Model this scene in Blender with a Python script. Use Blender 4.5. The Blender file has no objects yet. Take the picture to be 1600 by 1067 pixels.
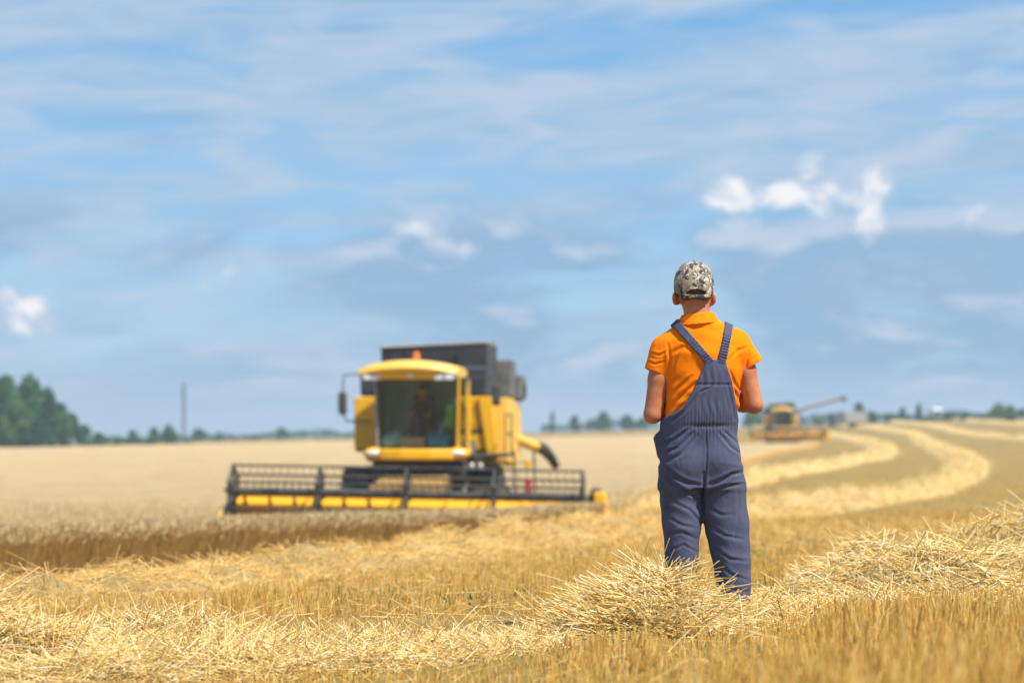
import bpy, math, random
import numpy as np
from mathutils import Vector, Matrix
R = math.radians
rng = np.random.default_rng(7); random.seed(7)
sc = bpy.context.scene
COL = sc.collection

# ------------------------------------------------------------------ camera
FPX = 3778.0            # focal length in pixels of a 1600 px wide frame (85 mm on 36 mm)
ZC = 1.0                # camera height; the field falls away from it and rises again far off
cam = bpy.data.cameras.new('camera'); cam_o = bpy.data.objects.new('camera', cam); COL.objects.link(cam_o)
cam.lens = 85.0; cam.sensor_width = 36.0; cam.clip_start = 0.1; cam.clip_end = 20000
cam_o.location = (0, 0, ZC); cam_o.rotation_euler = (R(90), 0, 0)
cam.shift_y = (680 - 533.5) / 1600
cam.dof.use_dof = True; cam.dof.focus_distance = 11.9; cam.dof.aperture_fstop = 2.2
cam.dof.aperture_blades = 0
sc.camera = cam_o

# ------------------------------------------------------------------ sky, sun, exposure
SUN = Vector((0.50, -0.42, 1.0)).normalized()
EL = math.asin(SUN.z); AZ = math.atan2(SUN.x, SUN.y)
w = bpy.data.worlds.new('World'); sc.world = w; w.use_nodes = True
nt = w.node_tree; nt.nodes.clear()
def N(t, **k):
    n = nt.nodes.new(t)
    for a, b in k.items(): setattr(n, a, b)
    return n
def L(a, b): nt.links.new(a, b)
def math_(op, a, b=None, c=None, clamp=False):
    n = N('ShaderNodeMath', operation=op); n.use_clamp = clamp
    for i, v in enumerate((a, b, c)):
        if v is None: continue
        if isinstance(v, (int, float)): n.inputs[i].default_value = v
        else: L(v, n.inputs[i])
    return n.outputs[0]
def ramp_(x, lo, hi, smooth=True):
    n = N('ShaderNodeMapRange'); n.interpolation_type = 'SMOOTHSTEP' if smooth else 'LINEAR'
    L(x, n.inputs[0]); n.inputs[1].default_value = lo; n.inputs[2].default_value = hi
    return n.outputs[0]
def mixc(f, a, b):
    n = N('ShaderNodeMix', data_type='RGBA')
    if isinstance(f, (int, float)): n.inputs[0].default_value = f
    else: L(f, n.inputs[0])
    for i, v in ((6, a), (7, b)):
        if isinstance(v, tuple): n.inputs[i].default_value = (*v, 1)
        else: L(v, n.inputs[i])
    return n.outputs[2]
sky = N('ShaderNodeTexSky', sky_type='NISHITA'); sky.sun_disc = False
sky.sun_elevation = EL; sky.sun_rotation = AZ; sky.air_density = 1.0; sky.dust_density = 0.3; sky.ozone_density = 3.5
tc = N('ShaderNodeTexCoord'); sep = N('ShaderNodeSeparateXYZ'); L(tc.outputs['Generated'], sep.inputs[0])
dx, dy, dz = sep.outputs
def noise_dir(sx, sy, sz, scale, detail, rough, dist=0.0, off=(0, 0, 0), tilt=0.0):
    # noise over the direction of view, stretched along the horizon
    zz = math_('ADD', dz, math_('MULTIPLY', dx, tilt))
    c = N('ShaderNodeCombineXYZ')
    L(math_('MULTIPLY_ADD', dx, sx, off[0]), c.inputs[0]); L(math_('MULTIPLY_ADD', dy, sy, off[1]), c.inputs[1]); L(math_('MULTIPLY_ADD', zz, sz, off[2]), c.inputs[2])
    n = N('ShaderNodeTexNoise'); n.inputs['Scale'].default_value = scale; n.inputs['Detail'].default_value = detail
    n.inputs['Roughness'].default_value = rough; n.inputs['Distortion'].default_value = dist
    L(c.outputs[0], n.inputs['Vector']); return n.outputs[0]
streak = noise_dir(1, 1, 7.5, 4.2, 7, 0.52, 0.5, (3.1, 0.4, 0.0), -0.06)
fine = noise_dir(1, 1, 5.0, 15.0, 6, 0.55, 0.8, (1.7, 2.2, 5.0), -0.05)
cover = math_('ADD', math_('MULTIPLY', streak, 0.75), math_('MULTIPLY', fine, 0.25))
veil = ramp_(cover, 0.39, 0.58)
K = 10.0                                   # background strength is 1/K
EXPO = 0.68
def lin(r, g, b): return tuple((((v/255)+0.055)/1.055)**2.4 if v > 10 else v/255/12.92 for v in (r, g, b))
def skyc(r, g, b): return tuple(v*K/2**EXPO for v in lin(r, g, b))
grad = ramp_(dz, 0.0, 0.20, False)
blue = mixc(0.72, sky.outputs[0], mixc(grad, skyc(146, 196, 234), skyc(88, 164, 224)))
c1 = mixc(math_('MULTIPLY', veil, 0.88), blue, mixc(ramp_(fine, 0.35, 0.65), skyc(165, 196, 225), skyc(190, 208, 229)))
thick = ramp_(noise_dir(1, 1, 6.0, 6.0, 6, 0.5, 0.4, (8.1, 3.4, 4.0), -0.05), 0.52, 0.70)
c1 = mixc(math_('MULTIPLY', thick, 0.55), c1, skyc(146, 181, 214))
# the low layer of heaped cloud: grey-blue bellies, paler where the sun strikes their tops
low = math_('MULTIPLY', ramp_(dz, 0.004, 0.03), math_('SUBTRACT', 1.0, ramp_(dz, 0.075, 0.115)))
def lit(sz, scale, det, rough, dist, off, delta):
    a = noise_dir(1, 1, sz, scale, det, rough, dist, off); b = noise_dir(1, 1, sz, scale, det, rough, dist, (off[0]-delta*.4, off[1], off[2]+delta*sz))
    return a, math_('SUBTRACT', a, b)
bn, bl = lit(2.6, 9.0, 7, 0.52, 0.3, (4.4, 1.3, 2.0), .010)
bel = math_('MULTIPLY', low, ramp_(bn, 0.42, 0.54))
c2 = mixc(math_('MULTIPLY', bel, 0.85), c1, skyc(143, 180, 214))
c3 = mixc(math_('MULTIPLY', bel, math_('MULTIPLY', ramp_(bl, 0.005, 0.12), 0.85)), c2, skyc(204, 216, 234))
# bright sunlit heaps
def puff(px, py, rx, ry):
    u = (px-800)/FPX; v = (680-py)/FPX; q = math.sqrt(1+u*u+v*v)
    a = math_('MULTIPLY', math_('SUBTRACT', dx, u/q), FPX/rx); b = math_('MULTIPLY', math_('SUBTRACT', dz, v/q), FPX/ry)
    d2 = math_('ADD', math_('MULTIPLY', a, a), math_('MULTIPLY', b, b))
    return math_('MULTIPLY', math_('POWER', 2.718, math_('MULTIPLY', d2, -1.0)), math_('GREATER_THAN', dy, 0.0))
pm = None
for a in ((1220, 300, 80, 34), (1262, 256, 56, 44), (1140, 302, 60, 50), (1350, 292, 52, 52), (1362, 340, 30, 48), (1147, 348, 44, 16), (1300, 305, 80, 34), (40, 494, 44, 36), (8, 465, 28, 24), (645, 354, 70, 26), (1540, 335, 70, 30), (700, 395, 110, 26), (420, 430, 120, 26)):
    p = puff(*a)
    if a[0] in (645, 1540, 700, 420): p = math_('MULTIPLY', p, 0.55)
    pm = p if pm is None else math_('MAXIMUM', pm, p)
hn, hl = lit(1.25, 22.0, 9, 0.60, 0.35, (0.0, 0.0, 0.37), .006)
hm = ramp_(math_('ADD', math_('MULTIPLY', hn, 1.7), math_('MULTIPLY', pm, 0.64)), 1.12, 1.48)
c4 = mixc(math_('MULTIPLY', hm, math_('MINIMUM', math_('MULTIPLY_ADD', pm, 0.9, 0.35), 1.0)), c3, mixc(ramp_(hl, -0.05, 0.10), skyc(192, 209, 231), skyc(250, 249, 250)))
# the air turns pale and milky just above the horizon
c5 = mixc(math_('MULTIPLY', math_('SUBTRACT', 1.0, ramp_(dz, -0.01, 0.035)), 0.55), c4, skyc(168, 196, 224))
bg = N('ShaderNodeBackground'); bg.inputs['Strength'].default_value = 1/K; L(c5, bg.inputs['Color'])
w.cycles.sampling_method = 'MANUAL'; w.cycles.sample_map_resolution = 512
wo = N('ShaderNodeOutputWorld'); L(bg.outputs[0], wo.inputs['Surface'])
sl = bpy.data.lights.new('sun', 'SUN'); so = bpy.data.objects.new('sun', sl); COL.objects.link(so)
sl.energy = 5.0; sl.angle = R(3); sl.color = (1.0, 0.95, 0.86)
so.rotation_euler = SUN.to_track_quat('Z', 'Y').to_euler()
vs = sc.view_settings; vs.view_transform = 'Standard'; vs.look = 'None'; vs.exposure = EXPO; vs.gamma = 1.0; vs.use_curve_mapping = False
sc.cycles.use_denoising = True; sc.cycles.max_bounces = 6; sc.cycles.transparent_max_bounces = 8
sc.cycles.volume_bounces = 0; sc.cycles.sample_clamp_indirect = 4.0
sc.cycles.use_adaptive_sampling = False

# ------------------------------------------------------------------ numpy helpers
def hash2(ix, iy, s):
    n = (ix.astype(np.int64)*374761393 + iy.astype(np.int64)*668265263 + s*974634777) & 0x7fffffff
    n = ((n ^ (n >> 13))*1274126177) & 0x7fffffff
    return ((n ^ (n >> 16)) & 0xffff)/65535.0
def vnoise(x, y, s=0):
    x = np.asarray(x, float); y = np.asarray(y, float)
    ix = np.floor(x); iy = np.floor(y); fx = x-ix; fy = y-iy
    fx = fx*fx*(3-2*fx); fy = fy*fy*(3-2*fy)
    a = hash2(ix, iy, s); b = hash2(ix+1, iy, s); c = hash2(ix, iy+1, s); d = hash2(ix+1, iy+1, s)
    return (a*(1-fx)+b*fx)*(1-fy)+(c*(1-fx)+d*fx)*fy - 0.5
def fbm(x, y, s=0, o=3):
    r = 0; a = 1.0
    for i in range(o): r = r + a*vnoise(x*2**i, y*2**i, s+i*17); a *= 0.5
    return r
def smooth(t): t = np.clip(t, 0, 1); return t*t*(3-2*t)

# ------------------------------------------------------------------ mesh helpers
def mesh_obj(name, V, F, mat=None, parent=None, shade=False, attr=None, mats=None, fmat=None):
    me = bpy.data.meshes.new(name); V = np.asarray(V, np.float32)
    if isinstance(F, np.ndarray):
        n, k = F.shape
        me.vertices.add(len(V)); me.vertices.foreach_set('co', V.ravel())
        me.loops.add(n*k); me.loops.foreach_set('vertex_index', F.astype(np.int32).ravel())
        me.polygons.add(n); me.polygons.foreach_set('loop_start', (np.arange(n)*k).astype(np.int32))
        me.update(calc_edges=True)
    else:
        me.from_pydata([tuple(v) for v in V.tolist()], [], F); me.update()
    if shade: me.polygons.foreach_set('use_smooth', np.ones(len(me.polygons), bool))
    if attr is not None:
        at = me.attributes.new('rnd', 'FLOAT', 'POINT'); at.data.foreach_set('value', np.asarray(attr, np.float32))
    for m in (mats or ([mat] if mat else [])): me.materials.append(m)
    if fmat is not None: me.polygons.foreach_set('material_index', np.asarray(fmat, np.int32))
    me.validate()
    o = bpy.data.objects.new(name, me); COL.objects.link(o)
    if parent: o.parent = parent
    return o
def tag(o, label=None, cat=None, group=None, kind=None):
    if label: o['label'] = label
    if cat: o['category'] = cat
    if group: o['group'] = group
    if kind: o['kind'] = kind
    return o
def empty(name, loc, rz=0, parent=None):
    o = bpy.data.objects.new(name, None); COL.objects.link(o); o.location = loc; o.rotation_euler = (0, 0, rz); o.empty_display_size = 0.2
    if parent: o.parent = parent
    return o

class MB:
    def __init__(s): s.v = []; s.f = []; s.p = []
    def add(s, V, F):
        n = len(s.v); s.p.append((list(V), list(F))); s.v += [tuple(map(float, p)) for p in V]; s.f += [tuple(i+n for i in f) for f in F]; return s
    def box(s, x0, x1, y0, y1, z0, z1, bev=0.0, M=None):
        if bev <= 0:
            V = [(x, y, z) for z in (z0, z1) for y in (y0, y1) for x in (x0, x1)]
            F = [(0, 2, 3, 1), (4, 5, 7, 6), (0, 1, 5, 4), (2, 6, 7, 3), (0, 4, 6, 2), (1, 3, 7, 5)]
        else:
            b = min(bev, (x1-x0)*.49, (y1-y0)*.49, (z1-z0)*.49)
            V = []; idx = {}
            for sx in (0, 1):
                for sy in (0, 1):
                    for sz in (0, 1):
                        X = (x0, x1)[sx]; Y = (y0, y1)[sy]; Z = (z0, z1)[sz]
                        ix = X+(b if sx == 0 else -b); iy = Y+(b if sy == 0 else -b); iz = Z+(b if sz == 0 else -b)
                        idx[sx, sy, sz] = (len(V), len(V)+1, len(V)+2); V += [(X, iy, iz), (ix, Y, iz), (ix, iy, Z)]
            F = []
            q = lambda k, a: idx[a][k]
            for e in (0, 1):
                r = [(e, 0, 0), (e, 1, 0), (e, 1, 1), (e, 0, 1)]; f = [q(0, a) for a in r]; F.append(tuple(f if e else f[::-1]))
                r = [(0, e, 0), (1, e, 0), (1, e, 1), (0, e, 1)]; f = [q(1, a) for a in r]; F.append(tuple(f[::-1] if e else f))
                r = [(0, 0, e), (1, 0, e), (1, 1, e), (0, 1, e)]; f = [q(2, a) for a in r]; F.append(tuple(f if e else f[::-1]))
            for a in (0, 1):
                for c in (0, 1):
                    F.append((q(0, (a, c, 0)), q(0, (a, c, 1)), q(1, (a, c, 1)), q(1, (a, c, 0))))
                    F.append((q(0, (a, 0, c)), q(0, (a, 1, c)), q(2, (a, 1, c)), q(2, (a, 0, c))))
                    F.append((q(1, (0, a, c)), q(1, (1, a, c)), q(2, (1, a, c)), q(2, (0, a, c))))
                    for d in (0, 1): F.append(idx[a, c, d])
        if M: V = [tuple(M @ Vector(p)) for p in V]
        return s.add(V, F)
    def tube(s, pts, r, n=8, caps=True):
        pts = [Vector(p) for p in pts]; rs = r if isinstance(r, (list, tuple)) else [r]*len(pts)
        V = []; F = []; up = None
        for i, p in enumerate(pts):
            t = (pts[min(i+1, len(pts)-1)]-pts[max(i-1, 0)]).normalized()
            if up is None: up = Vector((0, 0, 1)) if abs(t.z) < .9 else Vector((1, 0, 0))
            a = t.cross(up).normalized(); b = a.cross(t).normalized(); up = b
            for k in range(n):
                q = 2*math.pi*k/n; V.append(p+(a*math.cos(q)+b*math.sin(q))*rs[i])
        for i in range(len(pts)-1):
            for k in range(n): F.append((i*n+k, i*n+(k+1) % n, (i+1)*n+(k+1) % n, (i+1)*n+k))
        if caps: F += [tuple(range(n))[::-1], tuple(range((len(pts)-1)*n, len(pts)*n))]
        return s.add(V, F)
    def lathe(s, prof, n=24, M=None, close=False):
        # prof: list of (r, h) turned about the local X axis
        V = []; F = []; m = len(prof)
        for k in range(n):
            q = 2*math.pi*k/n
            for r, h in prof: V.append(Vector((h, r*math.cos(q), r*math.sin(q))))
        for k in range(n):
            for j in range(m-1 if not close else m):
                j2 = (j+1) % m; F.append((k*m+j, ((k+1) % n)*m+j, ((k+1) % n)*m+j2, k*m+j2))
        if M: V = [M @ p for p in V]
        return s.add(V, F)
    def prism(s, poly, a0, a1, axis='x', s0=1.0):
        # poly: list of 2-D points swept along an axis ('x': (y,z), 'y': (x,z), 'z': (x,y))
        n = len(poly)
        def P(p, t): return {'x': (t, p[0], p[1]), 'y': (p[0], t, p[1]), 'z': (p[0], p[1], t)}[axis]
        V = [P(p, a0) for p in poly]+[P(p, a1) for p in poly]
        F = [tuple(range(n)), tuple(range(n, 2*n))[::-1]]+[(i, i+n, (i+1) % n+n, (i+1) % n) for i in range(n)]
        return s.add(V, F)
    def ellipsoid(s, c, r, n=14, m=9, M=None):
        V = []; F = []
        for i in range(m+1):
            t = math.pi*i/m
            for k in range(n):
                q = 2*math.pi*k/n; V.append(Vector((r[0]*math.sin(t)*math.cos(q), r[1]*math.sin(t)*math.sin(q), r[2]*math.cos(t))))
        if M: V = [M @ p for p in V]
        V = [p+Vector(c) for p in V]
        for i in range(m):
            for k in range(n): F.append((i*n+k, (i+1)*n+k, (i+1)*n+(k+1) % n, i*n+(k+1) % n))
        return s.add(V, F)
    def each(s, name, mat, parent=None, shade=False, bevel=0.0):
        return [MB().add(V, F).build(name, mat, parent, shade, bevel) for V, F in s.p]
    def build(s, name, mat, parent=None, shade=False, bevel=0.0):
        o = mesh_obj(name, np.array(s.v), s.f, mat, parent, shade)
        import bmesh
        bm = bmesh.new(); bm.from_mesh(o.data); bmesh.ops.recalc_face_normals(bm, faces=bm.faces); bm.to_mesh(o.data); bm.free()
        if shade: o.data.set_sharp_from_angle(angle=R(40))
        if bevel:
            b = o.modifiers.new('bevel', 'BEVEL'); b.width = bevel; b.segments = 2; b.limit_method = 'ANGLE'; b.angle_limit = R(40)
        return o

# ------------------------------------------------------------------ materials
def mat(name, build):
    m = bpy.data.materials.new(name); m.use_nodes = True; t = m.node_tree; t.nodes.clear()
    out = t.nodes.new('ShaderNodeOutputMaterial'); sh = build(t); t.links.new(sh, out.inputs['Surface']); return m
class T:
    def __init__(s, t): s.t = t
    def n(s, ty, ins={}, **k):
        n = s.t.nodes.new(ty)
        for a, b in k.items(): setattr(n, a, b)
        for a, b in ins.items():
            if hasattr(b, 'is_linked') or isinstance(b, bpy.types.NodeSocket): s.t.links.new(b, n.inputs[a])
            elif isinstance(b, tuple) and len(b) == 3 and n.inputs[a].type == 'RGBA': n.inputs[a].default_value = (*b, 1)
            else: n.inputs[a].default_value = b
        return n
    def noise(s, scale, detail=4, rough=.55, vec=None, dist=0.0):
        i = {'Scale': scale, 'Detail': detail, 'Roughness': rough, 'Distortion': dist}
        if vec is not None: i['Vector'] = vec
        return s.n('ShaderNodeTexNoise', i).outputs[0]
    def ramp(s, f, stops, interp='LINEAR'):
        n = s.n('ShaderNodeValToRGB', {0: f}); e = n.color_ramp; e.interpolation = interp
        while len(e.elements) < len(stops): e.elements.new(.5)
        for el, (p, c) in zip(e.elements, stops): el.position = p; el.color = (*c, 1) if len(c) == 3 else c
        return n.outputs[0]
    def mr(s, f, a, b, c=0.0, d=1.0): return s.n('ShaderNodeMapRange', {0: f, 1: a, 2: b, 3: c, 4: d}).outputs[0]
    def mix(s, f, a, b, mode='MIX'):
        n = s.n('ShaderNodeMix', data_type='RGBA', blend_type=mode)
        for i, v in ((0, f), (6, a), (7, b)):
            if isinstance(v, bpy.types.NodeSocket): s.t.links.new(v, n.inputs[i])
            elif isinstance(v, tuple): n.inputs[i].default_value = (*v, 1)
            else: n.inputs[i].default_value = v
        return n.outputs[2]
    def obj(s, scale=(1, 1, 1)):
        c = s.n('ShaderNodeTexCoord').outputs['Object']
        return s.n('ShaderNodeMapping', {0: c, 3: scale}).outputs[0]
    def bump(s, h, strength, dist): return s.n('ShaderNodeBump', {'Height': h, 'Strength': strength, 'Distance': dist}).outputs[0]
    def bsdf(s, col, rough=.6, normal=None, metal=0.0, **k):
        i = {'Base Color': col, 'Roughness': rough, 'Metallic': metal}
        if normal is not None: i['Normal'] = normal
        i.update(k); return s.n('ShaderNodeBsdfPrincipled', i).outputs[0]
def paint(name, col, rough=.4, dust=.25, dcol=(.45, .36, .22), metal=0.0, scale=3.0):
    def b(t):
        t = T(t); v = t.obj()
        d = t.mr(t.noise(scale, 6, .6, v), .38, .72, 0.0, dust*1.6)
        c = t.mix(d, col, dcol)
        c = t.mix(t.mr(t.noise(scale*9, 3, .5, v), .35, .7, 0, .18), c, tuple(x*.55 for x in col))
        return t.bsdf(c, t.mr(d, 0, .6, rough, .85), t.bump(t.noise(30, 3, .5, v), .06, .01), metal)
    return mat(name, b)
M = {}
M['yellow'] = paint('yellow_paint', (.80, .41, .002), .40, .03)
M['cream'] = paint('dusty_yellow_paint', (.78, .46, .05), .45, .18, (.66, .50, .24))
M['dark'] = paint('dark_grey_paint', (.030, .034, .042), .5, .18)
M['tank'] = paint('tank_grey', (.022, .025, .034), .5, .16, (.16, .15, .14), scale=1.6)
M['panel'] = paint('cab_lining', (.13, .19, .175), .8, .05)
M['feeder'] = paint('worn_feeder_paint', (.36, .20, .03), .6, .35, (.20, .15, .09))
M['mid'] = paint('mid_grey_paint', (.10, .105, .115), .5, .3, (.22, .20, .17))
M['grey'] = paint('light_grey_metal', (.30, .31, .32), .45, .3, metal=.3)
M['steel'] = paint('steel', (.45, .44, .42), .35, .25, metal=.8)
M['black'] = paint('black_paint', (.018, .020, .024), .45, .22, (.22, .18, .12))
M['rubber'] = paint('tyre_rubber', (.022, .022, .023), .8, .45, (.20, .16, .11))
M['white'] = paint('white_paint', (.78, .78, .76), .4, .12)
M['red'] = paint('red_paint', (.55, .03, .025), .4, .12)
M['blue'] = paint('blue_plastic', (.01, .22, .48), .4, .05)
M['teal'] = paint('teal_plastic', (.34, .62, .56), .4, .05)
M['card'] = paint('cardboard', (.46, .32, .20), .8, .1)
M['green'] = paint('green_cloth', (.22, .52, .06), .9, .05)
M['ddark'] = paint('dark_cloth', (.025, .026, .028), .9, .05)
M['truck'] = paint('blue_black_paint', (.03, .05, .09), .4, .2)
M['orange'] = mat('orange_beacon', lambda t: T(t).bsdf((.9, .20, .02), .2, None, 0.0, **{'Transmission Weight': .15}))
M['lamp'] = mat('lamp_glass', lambda t: T(t).bsdf((.75, .76, .78), .12, None, .2))
def _glass(t):
    t = T(t)
    a = t.n('ShaderNodeBsdfTransparent', {0: (.78, .92, .93)}).outputs[0]
    g = t.n('ShaderNodeBsdfGlossy', {0: (.9, .95, 1.0), 1: .03}).outputs[0]
    f = t.n('ShaderNodeFresnel', {0: 1.5}).outputs[0]
    return t.n('ShaderNodeMixShader', {0: t.mr(f, 0, 1, .015, 1.0), 1: a, 2: g}).outputs[0]
M['glass'] = mat('tinted_glass', _glass)
def straw_mat(name, stops, trans=.25, rough=.55):
    def b(t):
        t = T(t); a = t.n('ShaderNodeAttribute', attribute_name='rnd').outputs['Fac']
        c = t.ramp(a, stops); v = t.obj()
        c = t.mix(t.mr(t.noise(2.2, 4, .6, v), .3, .75, 0, .35), c, tuple(x*y for x, y in zip(stops[len(stops)//2][1], (.86, .74, .55))))
        p = t.bsdf(c, rough); tr = t.n('ShaderNodeBsdfTranslucent', {0: c}).outputs[0]
        return t.n('ShaderNodeMixShader', {0: trans, 1: p, 2: tr}).outputs[0]
    return mat(name, b)
M['straw'] = straw_mat('straw', [(0, (.24, .12, .028)), (.15, (.50, .285, .06)), (.4, (.80, .55, .16)), (.68, (.95, .76, .33)), (.88, (.97, .87, .55)), (1, (.97, .94, .76))], .30)
M['straw2'] = straw_mat('straw_gold', [(0, (.52, .29, .06)), (.3, (.82, .54, .155)), (.7, (.93, .68, .25)), (1, (.96, .80, .42))], .32)
M['stubble'] = straw_mat('stubble', [(0, (.26, .13, .026)), (.25, (.66, .39, .068)), (.6, (.90, .61, .15)), (.93, (.97, .79, .36)), (.97, (.54, .48, .10)), (1, (.50, .46, .10))], .42)
M['wheat'] = straw_mat('wheat_stalks', [(0, (.42, .245, .07)), (.4, (.62, .39, .125)), (.8, (.76, .52, .19)), (1, (.82, .62, .28))], .35)
M['ears'] = straw_mat('wheat_ears', [(0, (.60, .42, .18)), (.5, (.74, .56, .28)), (1, (.84, .70, .42))], .35)

# ------------------------------------------------------------------ terrain
_TD = np.array([5, 7, 9, 12, 15.5, 20, 25, 35, 50, 65, 80, 120, 160, 220, 300, 400, 600, 800, 1500, 6000], float)
_TP = np.array([0, 600, 1150, 1600], float)
_TZ = np.array([
 [-.98, -.96, -.68, -.66], [-.99, -.97, -.77, -.75], [-1.00, -.98, -.86, -.82], [-1.03, -1.00, -.890, -.875], [-1.13, -1.10, -1.03, -.94],
 [-1.34, -1.22, -1.13, -1.03], [-1.60, -1.36, -1.24, -1.11], [-1.95, -1.75, -1.45, -1.30], [-2.35, -2.30, -1.78, -1.60], [-2.5, -2.45, -1.9, -1.75],
 [-2.5, -2.4, -1.95, -1.88], [-2.4, -2.2, -1.85, -1.75], [-2.3, -2.0, -1.7, -1.5], [-2.2, -1.7, -1.3, -.9], [-2.1, -1.2, -.6, .3],
 [-2.0, -.7, .3, 2.0], [-2.35, -.2, 2.2, 4.7], [-5, -3, -1, 1.5], [-12, -10, -9, -8], [-14, -14, -14, -14]], float)
_LG = np.linspace(math.log(4), math.log(6500), 600)
_pg = np.linspace(-400, 2000, 121)
_a = np.stack([np.interp(_LG, np.log(_TD), _TZ[:, j]) for j in range(4)], 1)
_k = np.exp(-np.linspace(-2, 2, 31)**2); _k /= _k.sum()
_a = np.stack([np.convolve(np.pad(_a[:, j], 15, 'edge'), _k, 'valid') for j in range(4)], 1)
_g = np.stack([np.interp(_pg, _TP, _a[i], left=None) for i in range(len(_LG))], 0)
for i in range(len(_LG)):   # carry the slope on a little past the sides
    s0 = (_a[i, 1]-_a[i, 0])/600*.4; s1 = (_a[i, 3]-_a[i, 2])/450*.5
    _g[i] += np.where(_pg < 0, _pg*s0, 0)+np.where(_pg > 1600, (_pg-1600)*s1, 0)
_kp = np.exp(-np.linspace(-2, 2, 21)**2); _kp /= _kp.sum()
_g = np.stack([np.convolve(np.pad(r, 10, 'edge'), _kp, 'valid') for r in _g], 0)
def ground_z(X, Y):
    X = np.asarray(X, float); Y = np.asarray(Y, float); Yc = np.maximum(Y, 5.0)
    px = np.clip(800+FPX*X/np.maximum(Yc, 9.0)**1.0, -399, 1999)
    u = (np.log(Yc)-_LG[0])/(_LG[1]-_LG[0]); v = (px-_pg[0])/(_pg[1]-_pg[0])
    i = np.clip(u.astype(int), 0, len(_LG)-2); j = np.clip(v.astype(int), 0, len(_pg)-2); fu = u-i; fv = v-j
    z = (_g[i, j]*(1-fu)+_g[i+1, j]*fu)*(1-fv)+(_g[i, j+1]*(1-fu)+_g[i+1, j+1]*fu)*fv
    return ZC+z+.03*fbm(X*.35, Y*.35, 3, 2)*np.minimum(1, Yc/10)
def gz(x, y): return float(ground_z(np.array([x]), np.array([y]))[0])

def _soil(t):
    t = T(t); v = t.obj()
    r = t.noise(1.0, 5, .6, t.obj((.9, .12, .9)))
    c = t.ramp(t.noise(.35, 8, .62, v), [(.25, (.195, .125, .034)), (.5, (.265, .175, .050)), (.75, (.34, .235, .076))])
    c = t.mix(t.mr(r, .4, .65, 0, .5), c, (.22, .15, .04))
    c = t.mix(t.mr(t.noise(.05, 4, .5, v), .5, .68, 0, .55), c, (.19, .155, .046))
    c = t.mix(t.mr(t.noise(26, 4, .6, v), .5, .7, 0, .6), c, (.46, .32, .12))
    c = t.mix(t.mr(t.noise(14, 4, .6, t.obj((1, 1, 1))), .56, .72, 0, .7), c, (.13, .08, .03))
    c = t.mix(t.mr(t.noise(1.1, 6, .7, t.obj((1.6, .35, 1))), .44, .62, 0, .6), c, (.27, .18, .05))
    c = t.mix(t.mr(t.noise(.5, 5, .65, t.obj((2.2, .25, 1))), .52, .66, 0, .55), c, (.16, .105, .034))
    h = t.noise(34, 5, .65, v)
    return t.bsdf(c, .9, t.bump(h, .8, .04), 0.0, **{'Specular IOR Level': .1})
M['soil'] = mat('stubble_field', _soil)
ys = np.concatenate([[-80, -40, -20, -8, -2, 2], np.exp(np.linspace(math.log(4), math.log(2000), 300))])
cs = np.linspace(-1, 1, 181); cs = np.sign(cs)*np.abs(cs)**1.7
XX = (30+.7*np.abs(ys))[:, None]*cs[None, :]; YY = np.repeat(ys[:, None], len(cs), 1)
ZZ = ground_z(XX, YY)
def grid_faces(n, m):
    a = (np.arange(n-1)[:, None]*m+np.arange(m-1)[None, :]).ravel(); return np.stack([a, a+1, a+m+1, a+m], 1)
g = mesh_obj('ground', np.stack([XX, YY, ZZ], -1).reshape(-1, 3), grid_faces(*XX.shape), M['soil'], None, True)
tag(g, 'golden brown stubble field rolling away to the horizon', None, None, 'structure')

# ------------------------------------------------------------------ where the crop still stands
C1 = np.array([-1.855, 51.0]); TH1 = R(5)          # near combine: centre of front axle, heading
HW = 3.50; HOFF = .15; HY = -4.45                  # half width of its header, sideways offset, cutter line
C2 = np.array([25.9, 231.0]); TH2 = R(3)
def to_local(c, th, X, Y):
    dx = X-c[0]; dy = Y-c[1]; return dx*math.cos(th)-dy*math.sin(th), dx*math.sin(th)+dy*math.cos(th)
def to_world(c, th, x, y): return c[0]+x*math.cos(th)+y*math.sin(th), c[1]-x*math.sin(th)+y*math.cos(th)
_ey = np.array([0, 12, 20, 25, 30, 36, 41, 46.4, 50, 72, 95, 130, 180, 226, 227.5, 330, 400], float)
_ex = np.array([-12.5, -9.0, -6.8, -5.3, -3.6, -1.7, -.1, 1.55, 2.0, 4.6, 7.6, 12.6, 20.4, 29.7, 22.6, 26, 29], float)
def edge_x(Y): return np.interp(Y, _ey, _ex)
def crop(X, Y, grow=0.0):
    ok = (X < edge_x(Y)-grow) & (Y < 330+X*.25) & (Y > 0)
    for c, th, ln in ((C1, TH1, 11.5), (C2, TH2, 90)):
        lx, ly = to_local(c, th, X, Y)
        ok &= ~((np.abs(lx-HOFF) < HW+grow) & (ly > HY+.25-grow) & (ly < ln+grow))
    return ok
WH = .56
def crop_h(X, Y): return WH+.05*fbm(X*.5, Y*.5, 5, 3)+.06*fbm(X*.06, Y*.06, 9, 2)
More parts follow.
